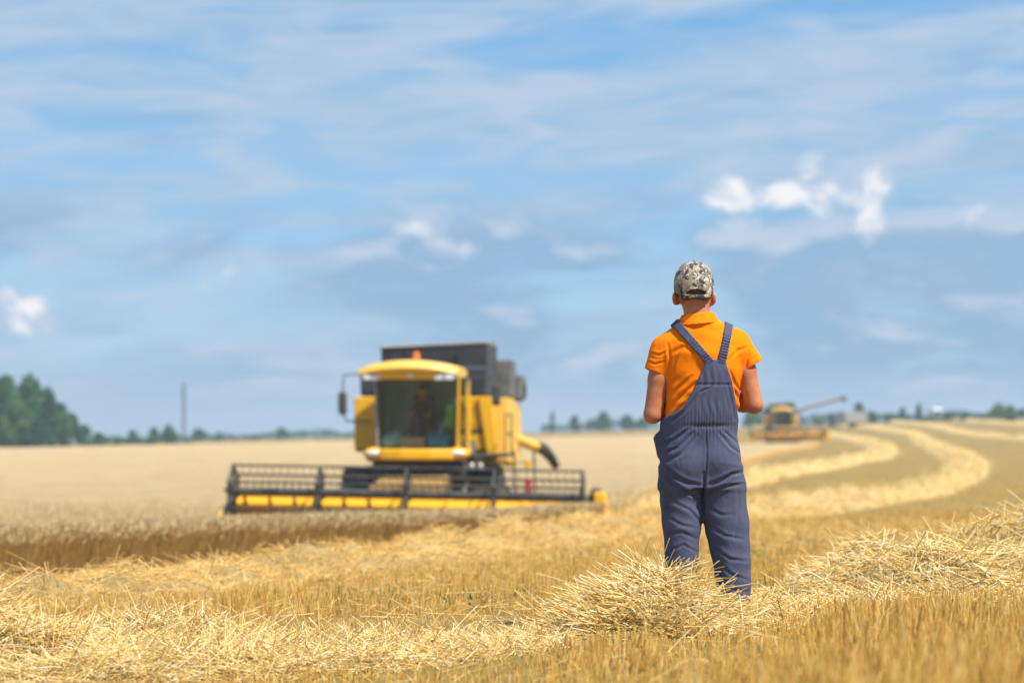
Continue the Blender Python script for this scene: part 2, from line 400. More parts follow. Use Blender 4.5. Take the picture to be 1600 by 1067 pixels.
# top of the standing wheat, a rough sheet under the ears, and its inner flank
def _canopy(t):
    t = T(t); v = t.obj()
    c = t.ramp(t.noise(.22, 8, .62, v), [(.3, (.45, .315, .165)), (.5, (.52, .375, .205)), (.72, (.58, .44, .255))])
    c = t.mix(t.mr(t.noise(9, 6, .7, v), .42, .66, 0, .45), c, (.40, .265, .10))
    c = t.mix(t.mr(t.noise(.8, 3, .5, t.obj((1, .16, 1))), .45, .7, 0, .3), c, (.50, .36, .165))
    return t.bsdf(c, .9, t.bump(t.noise(14, 6, .7, v), 1.0, .12), 0.0, **{'Specular IOR Level': .08})
M['canopy'] = mat('ripe_wheat_canopy', _canopy)
yy = np.concatenate([np.linspace(13, 70, 230), np.exp(np.linspace(math.log(70.4), math.log(400), 150))])
tt = np.linspace(-1, 1, 261)
CX = (yy*.02)[:, None]+((8+.36*yy)[:, None]*tt[None, :]); CY = np.repeat(yy[:, None], len(tt), 1)
inn = crop(CX, CY, .55)
CZ = ground_z(CX, CY)+crop_h(CX, CY)-.10+.10*fbm(CX*3.1, CY*3.1, 21, 3)+.03*rng.normal(size=CX.shape)
F = grid_faces(*CX.shape); keep = inn.ravel()[F].all(1); F = F[keep]
V = np.stack([CX, CY, CZ], -1).reshape(-1, 3)
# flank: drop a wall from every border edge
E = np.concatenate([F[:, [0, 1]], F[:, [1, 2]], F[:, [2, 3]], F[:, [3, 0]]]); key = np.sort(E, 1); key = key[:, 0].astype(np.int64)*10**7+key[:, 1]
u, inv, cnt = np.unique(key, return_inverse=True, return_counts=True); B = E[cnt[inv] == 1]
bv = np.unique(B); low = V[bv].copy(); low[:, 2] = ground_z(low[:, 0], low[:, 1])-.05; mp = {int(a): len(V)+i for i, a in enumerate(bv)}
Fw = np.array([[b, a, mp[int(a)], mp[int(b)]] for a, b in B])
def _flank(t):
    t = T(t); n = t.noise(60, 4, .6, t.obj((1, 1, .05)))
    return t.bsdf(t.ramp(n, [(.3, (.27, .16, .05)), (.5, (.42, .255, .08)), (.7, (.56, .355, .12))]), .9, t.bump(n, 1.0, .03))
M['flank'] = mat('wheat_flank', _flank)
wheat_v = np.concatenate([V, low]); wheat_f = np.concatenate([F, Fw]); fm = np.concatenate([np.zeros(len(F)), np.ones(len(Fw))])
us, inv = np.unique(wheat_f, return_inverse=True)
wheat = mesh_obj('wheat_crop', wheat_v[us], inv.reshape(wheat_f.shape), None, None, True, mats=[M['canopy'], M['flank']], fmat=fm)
tag(wheat, 'pale ripe uncut wheat standing to the left of the stubble', None, None, 'stuff')

# ------------------------------------------------------------------ straws and stalks: many thin stems in one mesh
def stems(P, D, Ln, rad, segs=1, bend=None, taper=.8, sides=3):
    """P root (n,3), D unit direction, Ln length, rad radius; bend (n,3) is added with t^2."""
    n = len(P); ts = np.linspace(0, 1, segs+1)
    ref = np.where(np.abs(D[:, 2:3]) < .9, np.array([[0, 0, 1.]]), np.array([[1., 0, 0]]))
    A = np.cross(D, ref); A /= np.linalg.norm(A, axis=1, keepdims=True); Bv = np.cross(A, D)
    ph = rng.uniform(0, 6.28, n); V = np.empty((n, segs+1, sides, 3), np.float32)
    for i, t in enumerate(ts):
        c = P+D*(Ln*t)[:, None]
        if bend is not None: c = c+bend*(t*t)
        r = rad*(1-(1-taper)*t)
        for k in range(sides):
            q = ph+2*math.pi*k/sides; V[:, i, k] = c+(A*np.cos(q)[:, None]+Bv*np.sin(q)[:, None])*r[:, None]
    m = (segs+1)*sides; loc = []
    for i in range(segs):
        for k in range(sides): loc.append([i*sides+k, i*sides+(k+1) % sides, (i+1)*sides+(k+1) % sides, (i+1)*sides+k])
    F = (np.arange(n)*m)[:, None, None]+np.array(loc)[None]
    return V.reshape(-1, 3), F.reshape(-1, 4), m
def spindle(P, D, Ln, rad, prof=((0, .35), (.25, 1), (.7, .85), (1, .1)), sides=4):
    n = len(P); ref = np.where(np.abs(D[:, 2:3]) < .9, np.array([[0, 0, 1.]]), np.array([[1., 0, 0]]))
    A = np.cross(D, ref); A /= np.linalg.norm(A, axis=1, keepdims=True); Bv = np.cross(A, D); V = np.empty((n, len(prof), sides, 3), np.float32)
    for i, (t, s) in enumerate(prof):
        for k in range(sides):
            q = 2*math.pi*k/sides; V[:, i, k] = P+D*(Ln*t)[:, None]+(A*math.cos(q)+Bv*math.sin(q))*(rad*s)[:, None]
    m = len(prof)*sides; loc = [[i*sides+k, i*sides+(k+1) % sides, (i+1)*sides+(k+1) % sides, (i+1)*sides+k] for i in range(len(prof)-1) for k in range(sides)]
    F = (np.arange(n)*m)[:, None, None]+np.array(loc)[None]
    return V.reshape(-1, 3), F.reshape(-1, 4), m
def join(*parts):
    V = []; F = []; A = []; o = 0
    for v, f, a in parts: V.append(v); F.append(f+o); A.append(a); o += len(v)
    return np.concatenate(V), np.concatenate(F), np.concatenate(A)
def unit(v): return v/np.linalg.norm(v, axis=1, keepdims=True)

# standing wheat: stalks with ears along the cut edge and ears over the top of the crop
def wheat_stalks():
    pts = []
    Y = rng.uniform(17, 47.5, 34000); X = edge_x(Y)-np.abs(rng.normal(0, .42, len(Y)))+.12; pts.append((X, Y))
    ly = rng.uniform(HY-.8, HY+.2, 1500); lx = rng.uniform(-HW, HW, 1500)+HOFF; pts.append(to_world(C1, TH1, lx, ly))
    Y = np.exp(rng.uniform(math.log(17), math.log(70), 46000)); t = rng.uniform(-1, 1, len(Y)); X = -.02*Y+.30*Y*t
    pts.append((X, Y))
    X = np.concatenate([p[0] for p in pts]); Y = np.concatenate([p[1] for p in pts])
    ok = crop(X, Y, -.12) & (X/Y > -.245); return X[ok], Y[ok]
X, Y = wheat_stalks(); n = len(X)
hh = crop_h(X, Y)*rng.uniform(.80, 1.08, n); deep = edge_x(Y)-X > 1.6
Z = ground_z(X, Y); st = np.where(deep, hh*.62, 0.0)
D = unit(np.stack([rng.normal(.06, .13, n), rng.normal(-.03, .13, n), np.ones(n)], 1))
P = np.stack([X, Y, Z+st], 1); rad = np.clip(.0024*(Y/22), .0024, .006)
bd = np.stack([rng.normal(.02, .03, n), rng.normal(0, .03, n), -rng.uniform(0, .02, n)], 1)
v1, f1, m1 = stems(P, D, hh-st, rad, 1, bd, .7); r1 = rng.beta(2, 2, n)
tip = P+D*(hh-st)[:, None]+bd
hd = unit(D+np.stack([rng.normal(.25, .45, n), rng.normal(0, .45, n), rng.normal(-.1, .3, n)], 1))
v2, f2, m2 = spindle(tip, hd, rng.uniform(.07, .11, n), np.clip(.0066*(Y/24), .0066, .012), ((0, .35), (.4, 1), (1, .12)), 3); r2 = rng.beta(2, 2, n)
V, F, A = join((v1, f1, np.repeat(r1*.9, m1)), (v2, f2, np.repeat(.25+.75*r2, m2)))
o = mesh_obj('wheat_stalks', V, F, None, None, False, A, mats=[M['wheat'], M['ears']], fmat=np.concatenate([np.zeros(len(f1)), np.ones(len(f2))]))
tag(o, 'ripe wheat stalks with drooping ears at the cut edge', None, None, 'stuff')

# ------------------------------------------------------------------ windrows of cut straw
def spline(pts, step=.12):
    p = np.array(pts, float); d = np.concatenate([[0], np.cumsum(np.hypot(*np.diff(p[:, :2], axis=0).T))]); s = np.arange(0, d[-1], step)
    q = np.stack([np.interp(s, d, p[:, i]) for i in range(p.shape[1])], 1)
    k = max(3, int(1.2/step)) | 1; kk = np.hanning(k+2)[1:-1]; kk /= kk.sum()
    # round the corners; the window follows the spacing of the points
    for i in range(p.shape[1]):
        q[:, i] = np.convolve(np.pad(q[:, i], k//2, 'reflect', reflect_type='odd'), kk, 'valid')
    return q
class Windrow:
    """heap along a line: columns of pts are x, y, half width, height"""
    def __init__(s, pts, step, seed):
        s.q = spline(pts, step); s.step = step; s.seed = seed; k = np.arange(len(s.q))*step; s.q[:, 3] *= smooth(k/2.5+.02)*smooth((k[-1]-k)/2.5+.02)
    def height(s, i, c):
        q = s.q[i]; prof = np.clip(1-np.abs(c)**2.2, 0, 1)**.8; x, y = s.xy(i, c)
        return q[:, 3]*prof*(.86+1.25*fbm(x*1.9, y*1.9, s.seed, 3))+.34*q[:, 3]*fbm(x*6, y*6, s.seed+5, 2)*prof
    def xy(s, i, c):
        q = s.q; t = np.gradient(q[:, :2], axis=0); t /= np.linalg.norm(t, axis=1, keepdims=True); nx = t[:, 1]; ny = -t[:, 0]
        wob = 1+.8*vnoise(np.arange(len(q))*s.step*.6, np.sign(0)*np.zeros(len(q))+3.3, s.seed+2)
        hw = (q[:, 2]*wob)[i]; return q[i, 0]+nx[i]*c*hw, q[i, 1]+ny[i]*c*hw
    def surface(s, n, lift=0.0, cmax=1.0):
        i = rng.integers(0, len(s.q), n); c = np.clip(rng.normal(0, .5, n), -1.15, 1.15)*cmax; u = rng.uniform(-1, 1, n); c = np.where(rng.random(n) < .7, u*cmax, c)
        x, y = s.xy(i, c); return x, y, ground_z(x, y)+s.height(i, c)+lift
    def mound(s, name, label, matl, sink=.03, m=21):
        i = np.arange(len(s.q)); cc = np.linspace(-1, 1, m); X = []; Y = []; Z = []
        for c in cc:
            x, y = s.xy(i, np.full(len(i), c)); X.append(x); Y.append(y); Z.append(ground_z(x, y)+s.height(i, np.full(len(i), c))-sink)
        V = np.stack([np.stack(X, 1), np.stack(Y, 1), np.stack(Z, 1)], -1)
        return tag(mesh_obj(name, V.reshape(-1, 3), grid_faces(len(i), m), matl, None, True), label, None, None, 'stuff')
def _mound(t):
    t = T(t); v = t.obj()
    c = t.ramp(t.noise(1.3, 8, .65, v), [(.28, (.52, .335, .11)), (.5, (.68, .475, .19)), (.72, (.78, .58, .27))])
    c = t.mix(t.mr(t.noise(13, 6, .7, v), .46, .66, 0, .6), c, (.33, .21, .07))
    return t.bsdf(c, .9, t.bump(t.noise(16, 7, .75, v), 1.0, .10), 0.0, **{'Specular IOR Level': .08})
M['mound'] = mat('straw_heap', _mound)
def heap_straws(x, y, z, n, Lr, rad, segs=2, up=.05, seed=0, flat=.22, dirbias=None):
    az = rng.uniform(0, 6.283, n)
    if dirbias is not None: az = np.where(rng.random(n) < .62, dirbias+7.5*fbm(x*1.5+seed, y*1.5, 88, 2)+rng.normal(0, .45, n), az)
    pt = rng.normal(0, flat, n); k = rng.random(n) < up; pt = np.where(k, rng.uniform(.35, 1.25, n), pt)
    D = np.stack([np.cos(az)*np.cos(pt), np.sin(az)*np.cos(pt), np.sin(pt)], 1)
    Ln = rng.uniform(Lr[0], Lr[1], n)*np.where(k, .75, 1.0); P = np.stack([x, y, z], 1)-D*(Ln*np.where(k, .25, .5))[:, None]
    bd = rng.normal(0, .16, (n, 3))*Ln[:, None]; bd[:, 2] -= .08*Ln+.30*np.maximum(Ln-.22, 0)
    v, f, m = stems(P, D, Ln, rad*rng.uniform(.7, 1.3, n), segs, bd, .75)
    return v, f, np.repeat(np.clip(rng.beta(2.0, 1.35, n), 0, 1), m)

# the near windrow, its left arm and its right arm
wl = Windrow([(-4.4, 9.2, 1.0, .24), (-3.0, 9.95, 1.1, .25), (-2.2, 10.3, 1.1, .25), (-1.2, 10.65, 1.05, .25), (-.45, 10.85, .9, .21), (.15, 11.0, .5, .09)], .05, 31)
wr = Windrow([(1.42, 12.2, .30, .06), (1.75, 12.75, .6, .14), (2.4, 13.7, 1.15, .27), (3.35, 15.4, 1.5, .34), (5.0, 18.4, 1.5, .38), (7.6, 23.5, 1.3, .40), (11, 31, 1.2, .40)], .06, 41)
for wd, nm, lb, ns in ((wl, 'straw_windrow', 'loose pale straw windrow lying across the near stubble', 28000), (wr, 'straw_windrow', 'broad pale straw windrow running off behind the standing person', 36000)):
    o = wd.mound(nm, lb, M['mound'], .035)
    x, y, z = wd.surface(ns); z = z+rng.normal(-.012, .022, ns)
    Yd = np.clip(y/11.5, .9, 2.2)
    v, f, a = heap_straws(x, y, z, ns, (.10, .40), .0026*Yd, 2, .055, dirbias=.6 if wd is wr else .2, flat=.30)
    o2 = mesh_obj('straw', v, f, M['straw'], o, False, a); o2['kind'] = 'stuff'

# the pile before the person's feet
PX, PY = .765, 11.38
def pile_h(x, y):
    a = ((x-PX+.10)/np.where(x > PX-.10, .24, .29))**2+((y-PY)/.38)**2; b = ((x-PX-.34)/.34)**2+((y-PY+.12)/.40)**2; c = ((x-PX+.30)/.30)**2+((y-PY)/.3)**2
    return (.235*np.exp(-a*1.3)+.012*np.exp(-b*1.3)+.04*np.exp(-c))*(1+.5*fbm(x*5, y*5, 77, 2))
gx = np.linspace(-1.0, 1.0, 60); GX, GY = np.meshgrid(PX+gx, PY+gx, indexing='ij')
pz = ground_z(GX, GY)+pile_h(GX, GY)-.05
o = mesh_obj('straw_pile', np.stack([GX, GY, pz], -1).reshape(-1, 3), grid_faces(60, 60), M['mound'], None, True)
tag(o, 'tangled heap of dry straw at the feet of the person in overalls', None, None, 'stuff')
n = 11000; aa = rng.uniform(0, 6.283, n); rr = np.sqrt(rng.random(n))
x = PX+.05+np.cos(aa)*rr*.66; y = PY+np.sin(aa)*rr*.60; k = rng.random(n) < np.clip(pile_h(x, y)/.07+np.where(x > PX+.2, .04, .12), 0, 1)*np.where((x > .97) & (x < 1.26) & (y > 10.9), .22, 1); x = x[k]; y = y[k]; n = len(x)
z = ground_z(x, y)+pile_h(x, y)+rng.normal(-.012, .02, n)
v, f, a = heap_straws(x, y, z, n, (.14, .60), .0027*np.ones(n), 3, .05, flat=.26, dirbias=.15)
n2 = 130; aa = rng.uniform(.3, 3.4, n2); x = PX-.04+np.cos(aa)*rng.uniform(.05, .45, n2); y = PY+rng.normal(-.02, .18, n2)
v2, f2, a2 = heap_straws(x, y, ground_z(x, y)+pile_h(x, y)+.02, n2, (.14, .34), .0023*np.ones(n2), 3, .6)
V, F, A = join((v, f, a), (v2, f2, np.clip(a2+.2, 0, 1)))
o2 = mesh_obj('straw', V, F, M['straw'], o, False, A); o2['kind'] = 'stuff'

# the windrow in the middle distance, which bends round to the far side of the field, and those beyond
wb = Windrow([(-7.2, 9.0, .95, .27), (-5.0, 12.6, .95, .27), (-3.26, 15.6, .95, .24), (-2.3, 19.5, 1.0, .19), (-1.25, 24, 1.0, .25), (0.1, 30, 1.0, .34), (1.5, 36, 1.0, .32), (3.1, 43, 1.0, .30), (4.9, 50, 1.0, .32), (6.2, 54, 1.0, .32)], .10, 51)
o = wb.mound('straw_windrow', 'golden straw windrow in front of the standing wheat edge', M['mound'], .05, 25)
ns = 34000; x, y, z = wb.surface(ns); z += rng.normal(-.02, .03, ns)
v, f, a = heap_straws(x, y, z, ns, (.14, .40), .0030*np.clip(y/20, .7, 2.2), 1, .03, flat=.3)
o2 = mesh_obj('straw', v, f, M['straw2'], o, False, a); o2['kind'] = 'stuff'
far = [([(3.3, 44, 1.00, 0.34), (4.7, 49.5, 1.10, 0.42), (8.3, 61, 0.88, 0.40), (12.2, 73, 0.69, 0.40), (15, 84, 0.73, 0.40), (19, 102, 0.83, 0.40), (25, 132, 0.84, 0.40), (29.7, 160, 1.01, 0.40), (34, 190, 1.01, 0.40), (41, 240, 1.01, 0.40), (50, 300, 1.01, 0.40), (60, 400, 1.09, 0.40), (70, 520, 1.09, 0.40)], 'pale windrow curving back over the stubble, second from the wheat', 61),
       ([(1.9, 53, 0.90, 0.40), (4.9, 70, 0.82, 0.40), (8.1, 90, 0.69, 0.40), (12.1, 110, 0.78, 0.40), (17.8, 134, 0.84, 0.40), (24.7, 164, 1.01, 0.40), (29.1, 190, 1.01, 0.40), (33.5, 218, 1.01, 0.40), (36.5, 250, 1.01, 0.40), (41, 310, 1.01, 0.40), (47, 400, 1.09, 0.40), (52, 520, 1.09, 0.40)], 'pale windrow curving back along the edge of the far wheat', 62),
       ([(74.5, 170, 0.92, 0.40), (59.5, 195, 0.92, 0.40), (52.5, 225, 0.97, 0.40), (52, 258, 1.01, 0.40), (56, 300, 1.01, 0.40), (67, 380, 1.01, 0.40), (82, 520, 1.09, 0.40)], 'pale windrow sweeping in from the side of the far slope', 63),
       ([(100, 250, 1.01, 0.40), (82, 290, 1.01, 0.40), (76, 330, 1.01, 0.40), (80, 390, 1.01, 0.40), (95, 520, 1.09, 0.40)], 'faint windrow high on the far slope', 64)]
for pts, lb, sd in far:
    wd = Windrow(pts, .45, sd); o = wd.mound('straw_windrow', lb, M['mound'], .02, 13)
    ns = 15000; x, y, z = wd.surface(ns, .0, 1.15); kk = y < 240; x, y, z = x[kk], y[kk], z[kk]
    if len(x) > 200:
        v, f, a = heap_straws(x, y, z, len(x), (.3, .7), .014*np.clip(y/90, .6, 2), 1, .06, flat=.4)
        o2 = mesh_obj('straw', v, f, M['straw'], o, False, a); o2['kind'] = 'stuff'

# ------------------------------------------------------------------ stubble
ROW = np.array([.30, .954]); ROW /= np.linalg.norm(ROW); RN = np.array([ROW[1], -ROW[0]])
def stubble(n, y0, y1, hr, rad, spread):
    Yv = np.sqrt(rng.uniform(y0*y0, y1*y1, n)); Xv = Yv*rng.uniform(-.27, .33, n)
    a = Xv*RN[0]+Yv*RN[1]; b = Xv*ROW[0]+Yv*ROW[1]; a = np.round(a/.15)*.15+rng.normal(0, spread, n)
    Xv = a*RN[0]+b*ROW[0]; Yv = a*RN[1]+b*ROW[1]
    ok = (Yv > 4.6) & (rng.random(n) < np.clip(.75+1.1*fbm(Xv*1.5, Yv*1.5, 91, 3), .12, 1)) & ~crop(Xv, Yv, -.15); Xv, Yv = Xv[ok], Yv[ok]; n = len(Xv)
    ln = rng.uniform(hr[0], hr[1], n)*np.where(Yv < 14, .34+.66*smooth((Xv/Yv-.10)/.04)*(1-.55*smooth((Yv-9.6)/1.4))+.50*smooth((np.where(Xv/Yv < .06, 10.2, 8.9)-Yv)/.6)*smooth((Xv/Yv-.005)/.02)*(1-smooth((Xv/Yv-.10)/.04)), .88)*(1+.5*fbm(Xv*.8, Yv*.8, 93, 2))
    D = unit(np.stack([rng.normal(.05, .17, n), rng.normal(0, .17, n), np.ones(n)], 1)); P = np.stack([Xv, Yv, ground_z(Xv, Yv)-.02], 1)
    v, f, m = stems(P, D, ln, rad*rng.uniform(.7, 1.3, n), 1, None, .85); return v, f, np.repeat(rng.beta(2, 2, n), m)
V, F, A = join(stubble(26000, 4.6, 12, (.10, .23), .0029, .030), stubble(52000, 12, 25, (.10, .19), .0026, .03), stubble(44000, 25, 48, (.10, .20), .0048, .04), stubble(9000, 48, 90, (.12, .20), .008, .05))
tag(mesh_obj('stubble', V, F, M['stubble'], None, False, A), 'short cut stubble stems standing in rows over the field', None, None, 'stuff')
# loose straw lying between the stubble
n = 14000; y = np.sqrt(rng.uniform(25, 1600, n)); x = y*rng.uniform(-.23, .23, n); ok = ~crop(x, y, 0); x, y = x[ok], y[ok]; n = len(x)
v, f, a = heap_straws(x, y, ground_z(x, y)+rng.uniform(0, .10, n), n, (.08, .28), .0018*np.clip(y/10, .8, 3), 1, .08)
tag(mesh_obj('scattered_straw', v, f, M['straw2'], None, False, a), 'loose straw scattered between the stubble rows', None, None, 'stuff')
# green weeds in the stubble
n = 420; y = rng.uniform(14, 36, n); x = y*rng.uniform(-.21, .21, n); ok = ~crop(x, y, 0) & (fbm(x*.4, y*.4, 55, 2) > .08); x, y = x[ok], y[ok]
x = np.repeat(x, 9)+rng.normal(0, .03, len(x)*9); y = np.repeat(y, 9)+rng.normal(0, .03, len(y)*9); n = len(x)
D = unit(np.stack([rng.normal(0, .5, n), rng.normal(0, .5, n), np.ones(n)], 1))
v, f, m = spindle(np.stack([x, y, ground_z(x, y)], 1), D, rng.uniform(.06, .17, n), np.full(n, .006), ((0, .3), (.4, 1), (1, .05)), 3)
M['weed'] = straw_mat('weeds', [(0, (.12, .17, .05)), (.5, (.20, .25, .07)), (1, (.32, .33, .12))], .3)
tag(mesh_obj('weeds', v, f, M['weed'], None, False, np.repeat(rng.random(n), m)), 'sparse green weeds among the stubble', None, None, 'stuff')

# ------------------------------------------------------------------ sculpting: distance fields turned into one continuous surface
class Field:
    def __init__(s, lo, hi, h):
        s.lo = np.array(lo); s.h = h; n = [int(math.ceil((b-a)/h))+1 for a, b in zip(lo, hi)]
        s.x = (lo[0]+h*np.arange(n[0]))[:, None, None].astype(np.float32); s.y = (lo[1]+h*np.arange(n[1]))[None, :, None].astype(np.float32); s.z = (lo[2]+h*np.arange(n[2]))[None, None, :].astype(np.float32)
    def cone(s, a, b, ra, rb, sy=1.0):
        a = np.array(a, float); b = np.array(b, float); d = b-a; L2 = (d*d).sum()
        px, py, pz = s.x-a[0], s.y-a[1], s.z-a[2]; t = np.clip((px*d[0]+py*d[1]+pz*d[2])/L2, 0, 1)
        return np.sqrt((px-t*d[0])**2+((py-t*d[1])/sy)**2+(pz-t*d[2])**2)-(ra+(rb-ra)*t)
    def ell(s, c, r, rz=0.0, n=2.0):
        px, py, pz = s.x-c[0], s.y-c[1], s.z-c[2]
        if rz: px, py = px*math.cos(rz)+py*math.sin(rz), -px*math.sin(rz)+py*math.cos(rz)
        q = (np.abs(px/r[0])**n+np.abs(py/r[1])**n+np.abs(pz/r[2])**n)**(1/n); return (q-1)*min(r)
    def loft(s, tab, n=2.3):
        # rows: z, cx, cy, half width, half depth
        t = np.array(tab, float); t = t[np.argsort(t[:, 0])]; zz = s.z.ravel()
        def ip(k):
            f = np.linspace(t[0, 0], t[-1, 0], 400); v = np.interp(f, t[:, 0], t[:, k]); kk = np.hanning(33); kk /= kk.sum(); v = np.convolve(np.pad(v, 16, 'edge'), kk, 'valid')
            return np.interp(zz, f, v)[None, None, :]
        cx, cy, a, b = ip(1), ip(2), ip(3), ip(4)
        q = (np.abs((s.x-cx)/a)**n+np.abs((s.y-cy)/b)**n)**(1/n); d = (q-1)*np.minimum(a, b)
        return np.maximum(d, np.maximum(t[0, 0]-s.z, s.z-t[-1, 0]))
    def mesh(s, F):
        F = np.ascontiguousarray(np.broadcast_to(F, (s.x.size, s.y.size, s.z.size))).astype(np.float32); ins = F < 0
        nx, ny, nz = F.shape; c8 = [(i, j, k) for i in (0, 1) for j in (0, 1) for k in (0, 1)]
        sl = lambda A, o: A[o[0]:nx-1+o[0], o[1]:ny-1+o[1], o[2]:nz-1+o[2]]
        cnt = sum(sl(ins, o).astype(np.int8) for o in c8); act = (cnt > 0) & (cnt < 8); I = np.argwhere(act); idx = np.full(act.shape, -1, np.int64); idx[act] = np.arange(len(I))
        acc = np.zeros((len(I), 3)); num = np.zeros(len(I))
        for ax in range(3):
            for o in c8:
                if o[ax]: continue
                o2 = list(o); o2[ax] = 1; p0 = I+np.array(o); p1 = I+np.array(o2); f0 = F[tuple(p0.T)]; f1 = F[tuple(p1.T)]
                k = (f0 < 0) != (f1 < 0); t = np.where(k, f0/np.where(k, f0-f1, 1), 0); acc[k] += (p0+(p1-p0)*t[:, None])[k]; num[k] += 1
        V = s.lo+s.h*acc/num[:, None]; Fs = []
        for ax in range(3):
            a, b = [(1, 2), (2, 0), (0, 1)][ax]; e = np.zeros(3, int); e[ax] = 1
            sh = [slice(1, -1)]*3; sh[ax] = slice(0, -1); sh2 = [slice(1, -1)]*3; sh2[ax] = slice(1, None)
            cr = ins[tuple(sh)] != ins[tuple(sh2)]; q = np.argwhere(cr); off = np.ones(3, int); off[ax] = 0; q = q+off
            ea = np.zeros(3, int); ea[a] = 1; eb = np.zeros(3, int); eb[b] = 1
            g = [idx[tuple((q-d).T)] for d in (ea+eb, eb, 0*ea, ea)]; f = np.stack(g, 1); flip = ins[tuple(q.T)]
            f = np.where(flip[:, None], f, f[:, ::-1]); Fs.append(f)
        Fq = np.concatenate(Fs); return V, Fq[(Fq >= 0).all(1)]
def smin(a, b, k): h = np.clip(.5+.5*(b-a)/k, 0, 1); return b+(a-b)*h-k*h*(1-h)
def smax(a, b, k): return -smin(-a, -b, k)
def vnormals(V, F):
    n = np.cross(V[F[:, 2]]-V[F[:, 0]], V[F[:, 3]]-V[F[:, 1]]); vn = np.zeros_like(V)
    for k in range(4): np.add.at(vn, F[:, k], n)
    return vn/np.maximum(np.linalg.norm(vn, axis=1, keepdims=True), 1e-9)
def relax(V, F, it=2, w=.5):
    E = np.concatenate([F[:, [0, 1]], F[:, [1, 2]], F[:, [2, 3]], F[:, [3, 0]]]); c = np.bincount(E[:, 0], minlength=len(V))+1e-9
    for _ in range(it):
        a = np.stack([np.bincount(E[:, 0], V[E[:, 1], k], len(V)) for k in range(3)], 1)/c[:, None]; V = V*(1-w)+a*w
    return V

# ------------------------------------------------------------------ the person, standing with the back to us
def _skin(t):
    t = T(t); v = t.obj()
    c = t.ramp(t.noise(14, 5, .6, v), [(.3, (.34, .115, .048)), (.55, (.44, .155, .068)), (.75, (.51, .195, .092))])
    c = t.mix(t.mr(t.noise(140, 2, .5, v), .68, .74, 0, .55), c, (.22, .08, .04))
    return t.bsdf(c, .5, t.bump(t.noise(160, 4, .6, v), .12, .003), 0.0, **{'Subsurface Weight': .12, 'Subsurface Radius': (.02, .007, .003), 'Subsurface Scale': .5})
M['skin'] = mat('skin', _skin)
def cloth(name, col, dark, weave=420, wr=18, bump=.3):
    def b(t):
        t = T(t); v = t.obj()
        c = t.mix(t.mr(t.noise(5, 6, .6, v), .35, .7), col, dark)
        c = t.mix(t.mr(t.noise(60, 3, .6, v), .35, .7, 0, .25), c, tuple(x*1.25 for x in col))
        n1 = t.bump(t.noise(weave, 2, .5, v), .15, .002)
        bn = t.n('ShaderNodeBump', {'Height': t.noise(wr, 4, .55, t.obj((1, 1, .5)), .8), 'Strength': bump, 'Distance': .02, 'Normal': n1}).outputs[0]
        return t.bsdf(c, .85, bn, 0.0, **{'Specular IOR Level': .08})
    return mat(name, b)
M['shirt'] = cloth('orange_cotton', (.86, .205, .002), (.78, .165, .002), 500, 14, .22)
M['denim'] = cloth('blue_grey_twill', (.076, .084, .138), (.056, .063, .108), 420, 16, .35)
M['denim2'] = cloth('blue_grey_strap', (.070, .078, .134), (.052, .058, .104), 420, 40, .5)
M['hair'] = mat('short_hair', lambda t: (lambda q: q.bsdf(q.ramp(q.noise(220, 3, .6, q.obj((1, 1, .35))), [(.35, (.05, .024, .015)), (.65, (.20, .088, .05))]), .7, q.bump(q.noise(300, 2, .5), .6, .004)))(T(t)))
def _camo(t):
    t = T(t); c0 = t.n('ShaderNodeTexCoord').outputs['Object']
    sn = t.n('ShaderNodeVectorMath', {0: c0, 1: (.0036, .0036, .0036)}, operation='SNAP').outputs[0]
    base = t.ramp(t.noise(30, 2, .5, sn), [(.35, (.27, .20, .135)), (.6, (.37, .285, .195))])
    def layer(c, off, sc_, thr, col):
        v = t.n('ShaderNodeVectorMath', {0: sn, 1: off}, operation='ADD').outputs[0]
        f = t.mr(t.noise(sc_, 3, .62, v, .6), thr, thr+.004); return t.mix(f, c, col)
    c = layer(base, (3, 1, 2), 26, .525, (.155, .155, .105)); c = layer(c, (9, 4, 7), 24, .525, (.022, .024, .034)); c = layer(c, (5, 8, 1), 36, .60, (.60, .57, .52)); c = layer(c, (2, 6, 9), 46, .60, (.03, .03, .035))
    return t.bsdf(c, .8, t.bump(t.noise(500, 2, .5), .2, .002))
M['camo'] = mat('camouflage_cloth', _camo)
M['sole'] = paint('shoe_leather', (.03, .026, .022), .6, .3)

